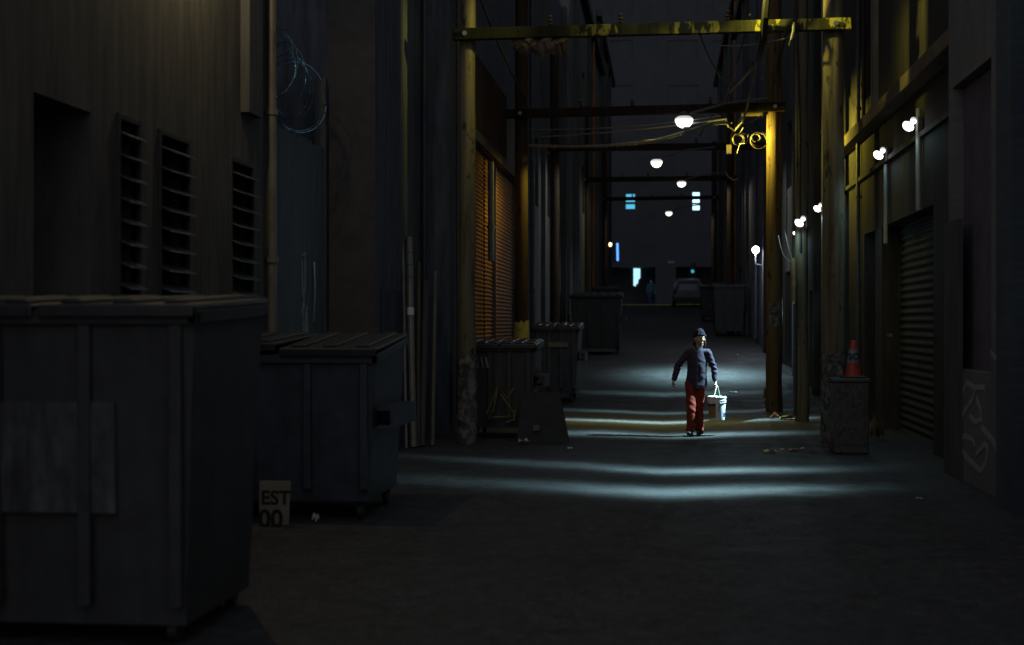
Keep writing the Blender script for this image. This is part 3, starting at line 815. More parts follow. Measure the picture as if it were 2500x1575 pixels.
for k, yy in enumerate((40.0, 56.0, 74.0)):
    frame(yy, -3.05, 2.98 if yy == 40.0 else 2.6, gz(yy) + 6.0, 0.02 * (k - 1), 0.13, 0.14, -3.25, 3.15 if yy == 40.0 else 2.85, gz(yy) + 9.0, WOODD, WOODD, BEAMD,
          ["third pole frame with dark crossarm behind the yellow lit pole", "fourth pole frame, small, crossing above the distant lane", "farthest pole frame near the cross street"][k])
# single pole between the frames on the right
yP = 25.6
xP = on_y(1957, yP)
oP = Vector((xP, yP, 0))
P3 = empty("utility_pole", oP, 0, "single leaning utility pole with riser pipe, right, between two frames", "utility pole")
pole_mb(oP, xP, yP, -0.3, 8.8, 0.115, 5.5).obj("pole", WOODP, P3, smooth=True)
x_ = on_y(1937, yP)
MB(oP).tube([(x_, yP - 0.1, zy(0, 740, yP)), (x_, yP - 0.1, zy(0, 692, yP)), (x_ - 0.01, yP - 0.1, zy(0, 640, yP))], [0.045, 0.06, 0.055], 12).obj("riser_can", plain("brassy can", (0.32, 0.27, 0.14), 0.35, 0.3, 9, metal=0.5), P3, smooth=True)
MB(oP).tube([(x_ + 0.02, yP - 0.1, 0.1), (x_ + 0.02, yP - 0.1, zy(0, 745, yP))], 0.03, 10).obj("riser_pipe", DKST, P3, smooth=True)
MB(oP).tube([(xP - 0.03, yP - 0.13, 3.0), (xP - 0.05, yP - 0.13, 5.6), (xP - 0.10, yP - 0.12, 7.5)], 0.018, 6).obj("riser_cable", RUB, P3, smooth=True)

# ------------------------------------------------------------------ street lamps
def street_lamp(x, y, z, label, energy, color, bands, spill, fwd=None, right=1, s=0.87, arm=1.6, along=None, side=None, dim_mask=False, up=0.12):
    o = Vector((x, y, z))
    r = empty("street_lamp", o, 0, label, "street lamp", "street lamps hung over the lane")
    MB(o).tube([(x + right * arm, y + 0.02, z + 0.42), (x + right * arm * 0.5, y + 0.02, z + 0.34), (x + right * 0.12, y + 0.02, z + 0.16)], 0.025, 8).obj("arm", DKST, r, smooth=True)
    MB().lathe((0, 0, 0.04), [(0.13, 0.065), (0.12, 0.08), (0.08, 0.13), (0.03, 0.155), (0.01, 0.16)], 22, s, s * 0.8).obj("housing", DKST, r, smooth=True)
    MB().lathe((0, 0, 0.038), [(0.13, 0.063), (0.185, 0.035), (0.205, 0.0), (0.19, -0.05), (0.14, -0.12), (0.07, -0.155), (0.01, -0.165)], 22, s, s * 0.8).obj("bowl", STREET_LENS, r, smooth=True)
    lamp_light("lamp_glow", (x, y, z - 0.22), r, energy, color, bands, spill, fwd, 0.06, along, side, dim_mask, up=up)
    return r
z1 = zy(1670, 297, 27.6)
street_lamp(on_y(1670, 27.6), 27.6, z1, "nearest bright street lamp, under second pole frame crossarm", 6600, SODI,
            [((24.9 - 27.6) / z1, 0.11, 0.5, -0.15, -0.2, 0.5, 0.11), (-0.45, 0.40, 0.2, -0.1, -0.1, 0.6, 0.05)], 0.5, along=0.4, side=3.0, up=0.35)
z2 = zy(1603, 402, 40.0)
street_lamp(on_y(1603, 39.6), 39.6, z2, "second street lamp along the lane, leftmost of the four", 1100, (0.9, 0.95, 0.85), [], 0.30, s=0.8, along=0.5, side=0.5)
z3 = zy(1664, 449, 55.6)
street_lamp(on_y(1664, 55.6), 55.6, z3, "third street lamp along the lane, small and right of the second", 700, (1.0, 0.9, 0.7), [], 0.3, s=0.85, along=0.6, side=0.8)
z4 = zy(1633, 521, 73.6)
street_lamp(on_y(1633, 73.6), 73.6, z4, "farthest and lowest street lamp in the lane", 500, (0.9, 0.95, 1.0), [], 0.3, s=0.85, along=0.6, side=0.8)
# the lamp over the nearest frame hangs just above the top of the picture; its throw is forward, up the lane
street_lamp(0.45, 19.3, 6.62, "yellow street lamp hanging above the nearest pole frame", 640, (1.0, 0.90, 0.13), [], 0.80, (0.13, 0.25), arm=1.9, side=1.6, dim_mask=True)
# bulkhead on the stucco building, above the picture
ob_ = Vector((XL + 0.3, 12.6, 5.85))
WB = empty("bulkhead_light", ob_, 0, "small yellow bulkhead light high on the stucco building", "wall light")
MB(ob_).tube([(XL, 12.6, 5.95), (XL + 0.2, 12.6, 6.0), (XL + 0.3, 12.6, 5.92)], 0.02).obj("arm", DKST, WB, smooth=True)
MB().lathe((0, 0, 0), [(0.02, 0.10), (0.06, 0.08), (0.13, 0.0), (0.12, -0.01), (0.02, 0.05)], 18).obj("shade", DKST, WB, smooth=True)
MB().lathe((0, 0, 0), [(0.05, 0.03), (0.06, 0.0), (0.04, -0.04), (0.01, -0.05)], 14).obj("bulb", glow("yellow bulb", (1, .8, .4), 4), WB, smooth=True)
lamp_light("bulkhead_glow", (XL + 0.3, 12.6, 5.75), WB, 75, (1.0, 0.80, 0.42), [], 1.0)

# ------------------------------------------------------------------ wall floods
def tb(y, yl, z): return (y - yl) / z
XA = 3.37
yA, zA = on_x(2218, XA), zx(2218, 312, XA)
wall_flood(2218, 312, XA, "flood light with bright double lens nearest on the right wall",
           [(tb(14.8, yA - .12, zA), 0.095, 0.36, -0.75, -0.74, 0.25, 1.5), (tb(14.9, yA - .12, zA), 0.11, 0.36, -0.75, -1.15, 0.40, 0.38),
            (tb(16.95, yA - .12, zA), 0.075, 0.32, -0.65, -0.66, 0.22, 1.45), (tb(17.2, yA - .12, zA), 0.08, 0.32, -0.65, -1.0, 0.42, 0.5), (-0.5, 0.6, 0.2, -0.8, -0.8, 0.5, 0.035)], 4700, 0.0004, wall=3.55, across=0.03)
yB, zB = on_x(2145, XA), zx(2145, 382, XA)
wall_flood(2145, 382, XA, "second flood light on right wall, above the pale conduit streak",
           [(tb(22.35, yB - .12, zB), 0.10, 0.34, -0.90, -0.62, 0.24, 1.7), (-0.07, 0.12, 0.0, -0.9, -1.0, 0.17, 1.7), (-0.11, 0.09, 0.0, -0.65, -0.655, 0.07, 1.3), (0.3, 0.6, 0.2, -0.8, -0.9, 0.5, 0.015)], 4300, 0.0004, wall=3.55)
XC = 3.2
yC, zC = on_x(1995, XC), zx(1995, 512, XC)
wall_flood(1995, 512, XC, "third flood light on right wall, upper of the paired far floods",
           [(tb(25.2, yC - .12, zC), 0.08, 0.5, -0.85, -1.0, 0.5, 4.5), (tb(27.6, yC - .12, zC), 0.08, 0.4, -0.8, -0.95, 0.45, 0.8), (tb(32.0, yC - .12, zC), 0.13, 0.3, -0.8, -0.8, 0.45, 0.8)], 3200, 0.001)
yD, zD = on_x(1939.5, XC), zx(1939.5, 572, XC)
xL4 = on_y(1952, 25.3)
wall_flood(1952, 547, xL4, "flood light bracketed on the single leaning pole", [], 160, 0.05, wall=xL4 + 0.18)
wall_flood(1939.5, 572, XC, "farthest small flood light on right wall, bluish and half hidden",
           [(tb(38.0, yD - .12, zD - gz(36)), 0.75, 0.1, -0.6, -0.68, 0.42, 1.0)], 11000, 0.001, 0.6)
# globe lamp further on
yG = on_x(1845, 3.0)
zG = zx(1845, 610, 3.0)
og_ = Vector((3.0, yG, zG))
GL = empty("globe_light", og_, 0, "round white globe lamp on the grey building, right", "wall light")
MB().lathe((0, 0, 0), [(0.02, 0.12), (0.07, 0.10), (0.115, 0.04), (0.12, -0.02), (0.09, -0.085), (0.04, -0.118), (0.01, -0.12)], 20).obj("globe", glow("violet white globe", (0.95, 0.85, 1.0), 12), GL, smooth=True)
MB(og_).tube([(3.28, yG, zG - 0.5), (3.1, yG, zG - 0.5), (3.0, yG, zG - 0.45), (3.0, yG, zG - 0.12)], 0.02).obj("bracket", STEEL, GL, smooth=True)
lamp_light("globe_glow", (2.8, yG - 0.2, zG - 0.1), GL, 110, (0.75, 0.85, 1.0), [], 1.0)
# far small lamps
oq = Vector((-3.2, on_x(1490, -3.05), zx(1490, 597, -3.05)))
q = empty("bulkhead_light", oq, 0, "tiny yellow bulkhead light far down the left side", "wall light")
MB().lathe((0.14, 0, 0), [(0.02, 0.12), (0.10, 0.06), (0.12, -0.02), (0.06, -0.11), (0.01, -0.13)], 14).obj("lens", glow("yellow bulkhead", (1, .85, .35), 3), q, smooth=True)
MB().box(-0.1, 0.08, -0.08, 0.08, -0.1, 0.14).obj("mounting_plate", DKST, q)
ysn = on_x(1507, -2.95)
oq = Vector((-3.3, ysn, zx(1507, 620, -2.95)))
q = empty("neon_sign", oq, 0, "narrow vertical blue neon sign at the left end of lane", "sign")
za_, zb_ = zx(1507, 637, -2.95), zx(1507, 594, -2.95)
MB(oq).box(-3.29, -2.82, ysn - 0.03, ysn + 0.05, za_ - 0.05, zb_ + 0.05).obj("panel", DKST, q)
MB(oq).tube([(-2.92, ysn - 0.07, za_), (-2.94, ysn - 0.07, zb_)], 0.07, 8).obj("tube", glow("blue neon", (0.10, 0.35, 1.0), 1.6), q, smooth=True)
lamp_light("neon_glow", (-2.75, ysn + 0.35, (za_ + zb_) / 2), q, 110, (0.12, 0.5, 1.0), [], 1.0, (0.0, 0.25))
yq = 92.5
oq = Vector((2.9, yq, ZS))
q = empty("traffic_signal", oq, 0, "small street signal showing cyan at the far street corner", "traffic signal")
xs_, zq = on_y(1692, yq), zy(0, 669, yq)
oq = Vector((xs_ + 0.1, yq, ZS)); q.location = oq
MB(oq).tube([(xs_ + 0.14, yq, ZS), (xs_ + 0.14, yq, zq + 0.6)], 0.05, 8).obj("post", DKST, q, smooth=True)
MB(oq).box(xs_ - 0.16, xs_ + 0.08, yq - 0.12, yq + 0.1, zq - 0.25, zq + 0.5).obj("housing", DKST, q, 0.02)
MB(oq).tube([(xs_ - 0.03, yq - 0.15, zq), (xs_ - 0.03, yq - 0.121, zq)], 0.11, 12).obj("lens", glow("cyan signal", (0.05, 0.6, 0.8), 0.6), q, smooth=True)

# ------------------------------------------------------------------ cables
def sagline(a, b, sag, n=24):
    a, b = Vector(a), Vector(b)
    return [a.lerp(b, i / n) - Vector((0, 0, 4 * sag * (i / n) * (1 - i / n))) for i in range(n + 1)]
def cable(name, pts, r, m, label, rings=0, cat="cable", group="overhead cables"):
    o = Vector(pts[0])
    mb = MB(o).tube(pts, r, 7)
    if rings:
        for i in range(rings):
            q = (i + 0.5) / rings * (len(pts) - 1)
            k = int(q); p = Vector(pts[k]).lerp(Vector(pts[min(k + 1, len(pts) - 1)]), q - k)
            d = (Vector(pts[min(k + 1, len(pts) - 1)]) - Vector(pts[k])).normalized()
            mb.tube([p - d * 0.02, p + d * 0.02], r * 1.25, 7)
    return tag(mb.obj(name, m, smooth=True), label, cat, group)
def at(u, v, y):
    d = ray(u, v); k = y / d.y
    return Vector((d.x * k, y, CAMZ + d.z * k))
P = [at(1775, 300, 27.2), at(1740, 301, 27.1), at(1700, 314, 27.35), at(1640, 333, 27.45), at(1600, 343, 27.5), at(1560, 349, 27.6), at(1480, 356, 27.9), at(1400, 358, 28.4), at(1290, 356, 29.0)]
cable("lashed_cable", P, 0.028, CABL, "thick lashed cable lit yellow below the nearest street lamp", 46)
tag(MB(P[3]).box(P[3].x + 0.22, P[3].x + 0.34, 27.36, 27.48, P[3].z + 0.06, P[3].z + 0.17).obj("cable_clamp", CABL, None, 0.01), "small box clamp on the yellow lit lashed cable", "clamp")
cable("overhead_cable", sagline(at(1775, 290, 27.2), at(1300, 335, 30), 0.05), 0.016, CABL, "thin cable just above the yellow lashed cable")
cable("overhead_cable", sagline(at(1760, 283, 27.3), at(1250, 315, 30), 0.10), 0.012, CABL, "thinnest cable running left from the second crossarm")
cable("thick_cable", [(xr1, 20.25, 8.9), at(1905, -260, 19.75), at(1878, -60, 19.7), at(1868, 40, 19.85), at(1863, 100, 20.3), at(1850, 150, 21.5), (1.15, 30, 6.3), (1.0, 40.0, 6.95)], [0.03, 0.05, 0.05, 0.055, 0.05, 0.04, 0.02, 0.02], RUB, "thick black cable crossing the yellow lit crossarm in front")
cable("twisted_cable", [at(1858, 95, 20.35), at(1848, 130, 21), at(1842, 190, 22.5), at(1835, 215, 23.5), at(1824, 262, 25.5), at(1812, 300, 27), at(1795, 318, 27.2), at(1779, 308, 27.2), at(1774, 295, 27.2)], 0.018, CABL, "beaded twisted cable dropping from thick cable to the second crossarm", 60)
cable("overhead_cable", sagline(at(1940, 88, 20.1), at(1760, 112, 24), 0.05), 0.012, CABL, "short cable slung beneath the nearest crossarm, right end")
cable("overhead_cable", [at(1938, 55, 20.0), at(1937, 75, 19.95), at(1932, 95, 19.95), at(1928, 110, 20.2)], 0.02, CABL, "stubby cable tail hooked over the nearest crossarm")
cable("overhead_cable", sagline((2.2, 25.5, 7.0), (2.3, 42, 7.2), 0.5), 0.02, RUB, "dark cable strung high along the right poles")
cable("overhead_cable", sagline((-2.7, 20.4, 6.6), (-2.75, 40, 7.0), 0.6), 0.02, RUB, "dark cable strung high along the left poles")
cable("overhead_cable", sagline((1.2, 20.1, 6.05), (1.0, 40, 7.4), 0.7), 0.015, RUB, "dark cable running up the middle of the lane")
for k_, (ua, va, ya_, ub, vb, yb__, sg) in enumerate(((1790, 40, 20.2, 1905, 70, 25.4, .15), (1835, 150, 21.5, 1885, 175, 27.8, .2), (1786, 300, 27.3, 1880, 262, 27.8, .12), (1700, 60, 20.2, 1800, 200, 27.6, .3))):
    cable("overhead_cable", sagline(at(ua, va, ya_), at(ub, vb, yb__), sg), 0.011, RUB, ["slack black cable from nearest crossarm to the single pole", "sagging cable from the thick cable to the lit pole", "short slack cable above the coils at the lit pole", "long slack cable between first and second crossarms"][k_])
bag = MB(at(1255, 105, 20.3))
for i in range(9):
    q = i / 8
    c = at(1262 + q * 108, 108 + 6 * math.sin(i * 2.1), 20.25)
    bag.tube([c + Vector((-0.05, 0, 0.12)), c + Vector((0.02, -0.03 * (i % 3), 0.0)), c + Vector((0.06, 0.02, -0.10 - 0.05 * math.sin(q * 3.1)))], [0.06, 0.11, 0.04], 7)
for v in bag.v: v += Vector((noise.noise(v * 9), noise.noise(v * 9 + Vector((5, 0, 0))), noise.noise(v * 9 + Vector((9, 0, 0))))) * 0.05
tag(bag.obj("plastic_sheet", plain("crumpled brown plastic", (0.13, 0.10, 0.07), 0.3, 0.4, 9, bmp=0.4)), "crumpled plastic sheet snagged under left half of the nearest crossarm", "plastic sheet")
COILM = plain("dull coil cable", (0.10, 0.08, 0.05), 0.6, 0.3, 20, bmp=0)
def coil(u, v, y, r, n, label, m=COILM, tilt=0.2):
    c = at(u, v, y)
    pts = []
    for i in range(int(24 * n) + 1):
        a = i / 24 * 2 * math.pi
        rr = r * (1 + 0.16 * math.sin(a * 0.31 + u))
        pts.append(c + Vector((rr * math.cos(a), 0.05 * math.sin(a * 0.5) + tilt * rr * math.sin(a), rr * math.sin(a) * (0.9 + 0.1 * math.sin(a * .4)))))
    return tag(MB(c).tube(pts, 0.0065, 6).obj("cable_coil", m, smooth=True), label, "cable coil", "cable coils under the crossarm")
coil(1845, 336, 27.5, 0.085, 2.0, "small tight cable loop left of the yellow lit pole")
coil(1853, 342, 27.6, 0.15, 1.8, "large slack cable loop left of the yellow lit pole")
coil(1803, 340, 27.4, 0.10, 2.4, "tangled cable loop farthest left under the second crossarm")
cable("drop_wire", [at(1815, 312, 27.4), at(1806, 325, 27.4), at(1828, 328, 27.4), at(1822, 350, 27.4), at(1806, 352, 27.5), at(1800, 375, 27.5)], 0.011, CABL, "kinked drop wire below the second crossarm", 0, "wire", "loose wires")
cable("drop_wire", [at(1900, 575, 25.5), at(1906, 603, 25.5), at(1912, 622, 25.5), at(1922, 636, 25.5), at(1934, 640, 25.5)], 0.008, CABL, "thin curved wire running into the riser can", 0, "wire", "loose wires")
cable("drop_wire", [at(1915, 560, 25.5), at(1924, 600, 25.5), at(1933, 630, 25.5)], 0.007, CABL, "straight wire above the riser can", 0, "wire", "loose wires")
cable("drop_wire", [at(1772, 420, 30), at(1778, 432, 30), at(1790, 440, 30), at(1802, 437, 30)], 0.012, CABL, "short wire loop hanging left of the lit pole", 0, "wire", "loose wires")
jb = at(1780, 365, 28.5)
q = empty("junction_box", jb, 0, "small yellowish junction box hung left of the lit pole", "junction box")
MB(jb).box(jb.x - 0.05, jb.x + 0.05, jb.y - 0.05, jb.y + 0.05, jb.z - 0.09, jb.z + 0.09).obj("case", plain("cream box paint", (0.35, 0.30, 0.2), 0.5, .2, 8), q, 0.01)
MB(jb).tube([jb + Vector((0.03, 0, 0.09)), jb + Vector((0.05, 0, 0.3)), jb + Vector((0.25, -0.4, 0.62))], 0.01, 6).obj("lead", RUB, q)

# ------------------------------------------------------------------ dumpsters
def dumpster(x0, x1, y0, y1, h, m, label, slope=0.12, lidopen=(0.0, 0.0), rz=0.0, deco=None, clear=0.16, sleeves=True):
    o = Vector(((x0 + x1) / 2, (y0 + y1) / 2, gz((y0 + y1) / 2)))
    r = empty("dumpster", o, rz, label, "dumpster", "dumpsters along the lane")
    w, d = (x1 - x0) / 2, (y1 - y0) / 2
    t = 0.07
    b = MB()
    hf = h - slope                                       # front lip lower than the back
    b.hexa([(-w + t, -d + t, clear), (w - t, -d + t, clear), (w - t, d - t, clear), (-w + t, d - t, clear), (-w, -d, hf), (w, -d, hf), (w, d, h), (-w, d, h)])
    b.obj("body", m, r, 0.012)
    rb = MB()
    for x in [(-w + 0.10) + k * (2 * w - 0.2) / 3 for k in range(4)]:
        rb.box(x - 0.035, x + 0.035, -d - 0.035, -d + 0.03, clear + 0.12, hf - 0.07)
    rb.box(-w - 0.03, w + 0.03, -d - 0.045, -d + 0.01, hf - 0.07, hf + 0.005)
    for sx in (-1, 1):
        rb.hexa([(sx * w - 0.03, -d - 0.045, hf - 0.07), (sx * w + 0.03, -d - 0.045, hf - 0.07), (sx * w + 0.03, d + 0.02, h - 0.07), (sx * w - 0.03, d + 0.02, h - 0.07),
                 (sx * w - 0.03, -d - 0.045, hf + 0.006), (sx * w + 0.03, -d - 0.045, hf + 0.006), (sx * w + 0.03, d + 0.02, h + 0.006), (sx * w - 0.03, d + 0.02, h + 0.006)])
    rb.obj("ribs", m, r, 0.008)
    for sx in (-1, 1) if sleeves else ():                # lifting sleeves
        s = MB()
        xa, xb = sorted((sx * (w - 0.02), sx * (w + 0.13)))
        s.box(xa, xb, -d * 0.75, d * 0.75, hf * 0.55, hf * 0.55 + 0.03).box(xa, xb, -d * 0.75, d * 0.75, hf * 0.55 + 0.16, hf * 0.55 + 0.19)
        xa, xb = sorted((sx * (w + 0.10), sx * (w + 0.13)))
        s.box(xa, xb, -d * 0.75, d * 0.75, hf * 0.55 + 0.03, hf * 0.55 + 0.16)
        s.obj("lifting_sleeve", m, r)
    for k in (0, 1):
        xa, xb = (-w - 0.02, -0.015) if k == 0 else (0.015, w + 0.02)
        a = lidopen[k]
        L = math.hypot(2 * d + 0.1, slope)
        l = MB()
        l.box(xa, xb, -L, 0.02, 0.0, 0.03)
        for j in range(3):
            xx = xa + (xb - xa) * (j + 0.5) / 3
            l.box(xx - 0.06, xx + 0.06, -L + 0.1, -0.1, 0.029, 0.055)
        l.box(xa, xb, -L - 0.02, -L + 0.0, -0.04, 0.03)
        lo = l.obj("lid", LID, r, 0.01)
        lo.location = (0, d + 0.03, h + 0.012)
        lo.rotation_euler = (-a + math.atan2(slope, 2 * d), 0, 0)
    hb = MB().tube([(-w, d + 0.045, h + 0.01), (w, d + 0.045, h + 0.01)], 0.02, 8).obj("hinge_bar", DKST, r, smooth=True)
    for sx in (-1, 1):
        for sy in (-1, 1):
            c = MB().tube([(sx * (w - 0.16) - 0.025, sy * (d - 0.16), 0.07), (sx * (w - 0.16) + 0.025, sy * (d - 0.16), 0.07)], 0.07, 14)
            c.box(sx * (w - 0.16) - 0.04, sx * (w - 0.16) + 0.04, sy * (d - 0.16) - 0.03, sy * (d - 0.16) + 0.03, 0.10, clear)
            c.obj("caster", RUB, r)
    if deco: deco(r, w, d, h, hf, clear)
    return r
DG = plain("dark green dumpster paint", (0.045, 0.045, 0.045), 0.65, 0.3, 5, bmp=0.15, dirt=0.3)
DB = plain("dark blue dumpster paint", (0.052, 0.056, 0.068), 0.55, 0.4, 5, bmp=0.15, dirt=0.3)
WORN = plain("worn pale patch", (0.085, 0.085, 0.083), 0.8, 0.6, 8, (1, 1, 0.6), dirt=0.9)
def decoA(r, w, d, h, hf, cl):
    MB().hexa([(-0.30, -d - 0.004, 0.72), (0.42, -d - 0.004, 0.72), (0.42, -d + 0.05, 0.72), (-0.30, -d + 0.05, 0.72), (-0.30, -d - 0.022, 1.32), (0.42, -d - 0.022, 1.32), (0.42, -d + 0.03, 1.32), (-0.30, -d + 0.03, 1.32)]).obj("worn_label", WORN, r)
dumpster(-4.22, -2.50, 7.4, 8.72, 1.86, DG, "large dark dumpster nearest at left with a worn pale label", 0.05, deco=decoA, clear=0.10, sleeves=False)
dumpster(-4.24, -2.52, 12.3, 13.75, 1.60, DB, "dark blue dumpster beside the beige EST 00 sign", 0.14, (0.05, 0.02))
def decoD(r, w, d, h, hf, cl):
    m = MB()
    for pts in [[(-0.1, 0.35), (-0.02, 0.75), (0.12, 0.55), (0.22, 0.72)], [(-0.02, 0.75), (-0.12, 0.5), (-0.2, 0.32)], [(0.02, 0.62), (0.24, 0.30), (-0.1, 0.27)], [(0.10, 0.2), (0.22, 0.24), (0.24, 0.4)]]:
        m.tube([(x, -d - 0.045, z + 0.05) for x, z in pts], 0.014, 6)
    m.obj("graffiti", plain("ochre spray paint", (0.20, 0.15, 0.06), 0.8, 0.4, 14), r)
    m = MB()
    for x in (-0.42, -0.36, -0.28, -0.22, -0.2): m.tube([(x, -d - 0.04, hf - 0.16), (x + 0.03, -d - 0.04, hf - 0.32)], 0.010, 6)
    m.obj("scrawl", plain("white marker paint", (0.25, 0.25, 0.25), 0.8, 0.4, 14), r)
yDD = 21.3
dumpster(on_y(1135, yDD), on_y(1290, yDD) + 0.1, yDD, yDD + 1.3, zy(1200, 838, yDD), DG, "black dumpster with ochre graffiti behind the left pole", 0.05, deco=decoD)
yEE = 29.5
def decoE(r, w, d, h, hf, cl):
    MB().box(w - 0.62, w - 0.22, -d - 0.05, -d + 0.02, hf - 0.38, hf - 0.28).obj("label", plain("tan label", (0.16, 0.14, 0.1), 0.7, .3, 9), r)
dumpster(on_y(1300, yEE), on_y(1418, yEE) - 0.05, yEE, yEE + 1.5, 1.6, DB, "bluish grey dumpster halfway up the left side, right end lit", 0.08, deco=decoE)
dumpster(-2.9, -1.3, 44.5, 46, 1.9, DG, "dark dumpster in shade on the left beyond the lit one", 0.1)
dumpster(-2.95, -1.9, 60, 61.6, 1.8, DG, "small far dumpster at left near the orange cone", 0.1)
dumpster(1.9, 3.1, 55, 56.6, 2.0, DG, "far dumpster on the right below the globe lamp", 0.1)
dumpster(1.75, 3.0, 68, 69.6, 1.7, DB, "farthest dumpster at right by the parked car", 0.1)

# leaning dark panel
yl = 20.55
ol = Vector((on_y(1335, yl), yl, 0))
LP = empty("leaning_board", ol, 0, "black trapezoid board leaning against the dumpster left of the lane", "board")
xa, xb, xc, xd = on_y(1262, yl), on_y(1391, yl), on_y(1362, yl), on_y(1268, yl)
zt_ = zy(0, 955, yl)
MB(ol).hexa([(xa, yl, 0.01), (xb, yl, 0.01), (xb, yl + 0.03, 0.01), (xa, yl + 0.03, 0.01), (xd, yl + 0.38, zt_), (xc, yl + 0.38, zt_), (xc, yl + 0.41, zt_), (xd, yl + 0.41, zt_)]).obj("board", plain("matt black board", (0.03, 0.03, 0.03), 0.9, 0.3, 5), LP, 0.004)
MB(ol).box(xd + 0.2, xd + 0.29, yl + 0.02, yl + 0.05, 0.18, 0.26).obj("sticker", plain("pale sticker", (.12, .11, .1), .7, .3, 9), LP).rotation_euler = (R(0), 0, 0)

# sign against the dumpster
ysg = 11.9
os_ = Vector((on_y(680, ysg), ysg, 0.02))
SG = empty("sign_board", os_, 0, "beige board lettered EST 00 low beside the nearest dumpster", "sign")
xr_, xl_ = on_y(708, ysg), on_y(632, ysg)
zt_, zb_ = zy(680, 1175, ysg), max(0.02, zy(680, 1285, ysg))
MB(os_).hexa([(xl_, ysg, zb_), (xr_ - 0.012, ysg, zb_), (xr_ - 0.012, ysg + 0.012, zb_), (xl_, ysg + 0.012, zb_), (xl_, ysg + 0.02, zt_), (xr_, ysg + 0.02, zt_), (xr_, ysg + 0.032, zt_), (xl_, ysg + 0.032, zt_)]).obj("panel", plain("beige sign board", (0.24, 0.20, 0.14), 0.75, 0.15, 5), SG, 0.002)
INK = plain("black sign ink", (0.012, 0.012, 0.012), 0.7, 0.1, 5, bmp=0)
tl = R(90) - math.atan2(0.02, zt_ - zb_)
hgt = zt_ - zb_
text("lettering", "EST", 0.165, INK, SG, (on_y(636, ysg) - os_.x, -0.006 + 0.02 * 0.6, zy(0, 1222, ysg) - 0.02), (tl, 0, 0), 0.002, 0.004)
text("lettering", "00", 0.215, INK, SG, (on_y(631, ysg) - os_.x, -0.006 + 0.02 * 0.1, zy(0, 1277, ysg) - 0.02), (tl, 0, 0), 0.002, 0.006)

# bundle of pipes leaning by the rendered building
def stick(u0, v0, y0, u1, v1, y1, r, m, name, label, cat, extra=None):
    a, b = at(u0, v0, y0), at(u1, v1, y1)
    a.z = max(a.z, 0.01)
    o = Vector(a)
    if extra is None:
        return tag(MB(o).tube([a, a.lerp(b, .5), b], r, 10).obj(name, m, smooth=True), label, cat, "pipes and battens leaning on the left wall")
    rt = empty(name, o, 0, label, cat, "pipes and battens leaning on the left wall")
    MB(o).tube([a, a.lerp(b, .5), b], r, 10).obj("shaft", m, rt, smooth=True)
    extra(rt, o, a, b)
    return rt
PVC = plain("dirty pale pipe", (0.15, 0.145, 0.13), 0.35, 0.4, 14, (1, 1, .2))
def lab(rt, o, a, b):
    p = a.lerp(b, 0.62)
    MB(o).tube([p, p + (b - a).normalized() * 0.11], 0.054, 12).obj("label_band", plain("white label", (0.6, 0.6, 0.58), 0.5, 0.15, 12), rt, smooth=True)
    for q in (0.8, 0.86, 0.92):
        p = a.lerp(b, q)
        MB(o).tube([p, p + (b - a).normalized() * 0.015], 0.054, 12).obj("ring", DKST, rt, smooth=True)
stick(1010, 1096, 19.6, 998, 580, 20.3, 0.048, PVC, "leaning_pipe", "thick pipe with white label band leaning by dumpster", "pipe", lab)
stick(992, 1100, 19.4, 983, 580, 20.2, 0.022, PVC, "leaning_pipe", "slim pipe standing just left of the labelled pipe", "pipe")
stick(1056, 1092, 19.9, 1063, 662, 20.6, 0.03, plain("grey batten", (0.10, 0.095, 0.08), 0.7, 0.4, 9, (1, 1, .2)), "leaning_batten", "grey batten farthest right of the leaning bundle", "batten")
stick(1030, 1092, 19.8, 1040, 690, 20.7, 0.05, plain("brown batten", (0.055, 0.05, 0.045), 0.8, 0.4, 9, (1, 1, .2)), "leaning_batten", "dark thick batten in the middle of the leaning bundle", "batten")
stick(1020, 1095, 19.7, 1022, 640, 20.6, 0.035, plain("brown batten", (0.055, 0.05, 0.045)), "leaning_batten", "dark batten directly behind the labelled pipe", "batten")

# ------------------------------------------------------------------ right side: box with cone, litter
yb_ = 19.3
xa, xb = on_y(2036, yb_), on_y(2122, yb_)
zt_ = zy(0, 916, yb_)
ou = Vector(((xa + xb) / 2, yb_ + 0.25, 0))
UB = empty("utility_cabinet", ou, 0, "grey blue graffiti covered cabinet under the traffic cone", "cabinet")
def sprayed():
    m, t, b = base("scribbled cabinet paint")
    co = t.coord((1, 1, 0.7))
    n = t.noise(co, 5, 5, 0.7, 1.2); n2 = t.noise(co, 8, 3, .6, 2.0)
    c = t.ramp(n, [(0.42, (0.025, 0.025, 0.028)), (0.5, (0.075, 0.075, 0.08)), (0.58, (0.04, 0.04, 0.044))])
    c = t.mix(t.ramp(n2, [(0.52, 0.0), (0.55, 0.8), (0.58, 0.0)]), c, (0.12, 0.06, 0.06))
    t.l.new(c, b.inputs["Base Color"]); b.inputs["Roughness"].default_value = 0.6
    return m
SPR = sprayed()
MB(ou).box(xa, xb, yb_, yb_ + 0.5, 0.0, zt_ - 0.05).obj("body", SPR, UB, 0.02)
MB(ou).box(xa - 0.02, xb + 0.02, yb_ - 0.02, yb_ + 0.52, zt_ - 0.049, zt_).obj("lid", plain("cabinet lid", (0.06, 0.065, 0.065), .6, .3, 6), UB, 0.012)
MB(ou).box(xa + 0.05, xb - 0.05, yb_ - 0.012, yb_ + 0.01, 0.12, zt_ - 0.15).obj("door", SPR, UB, 0.006)
MB(ou).box(xb - 0.11, xb - 0.085, yb_ - 0.03, yb_ - 0.01, 0.5, 0.62).obj("handle", DKST, UB)
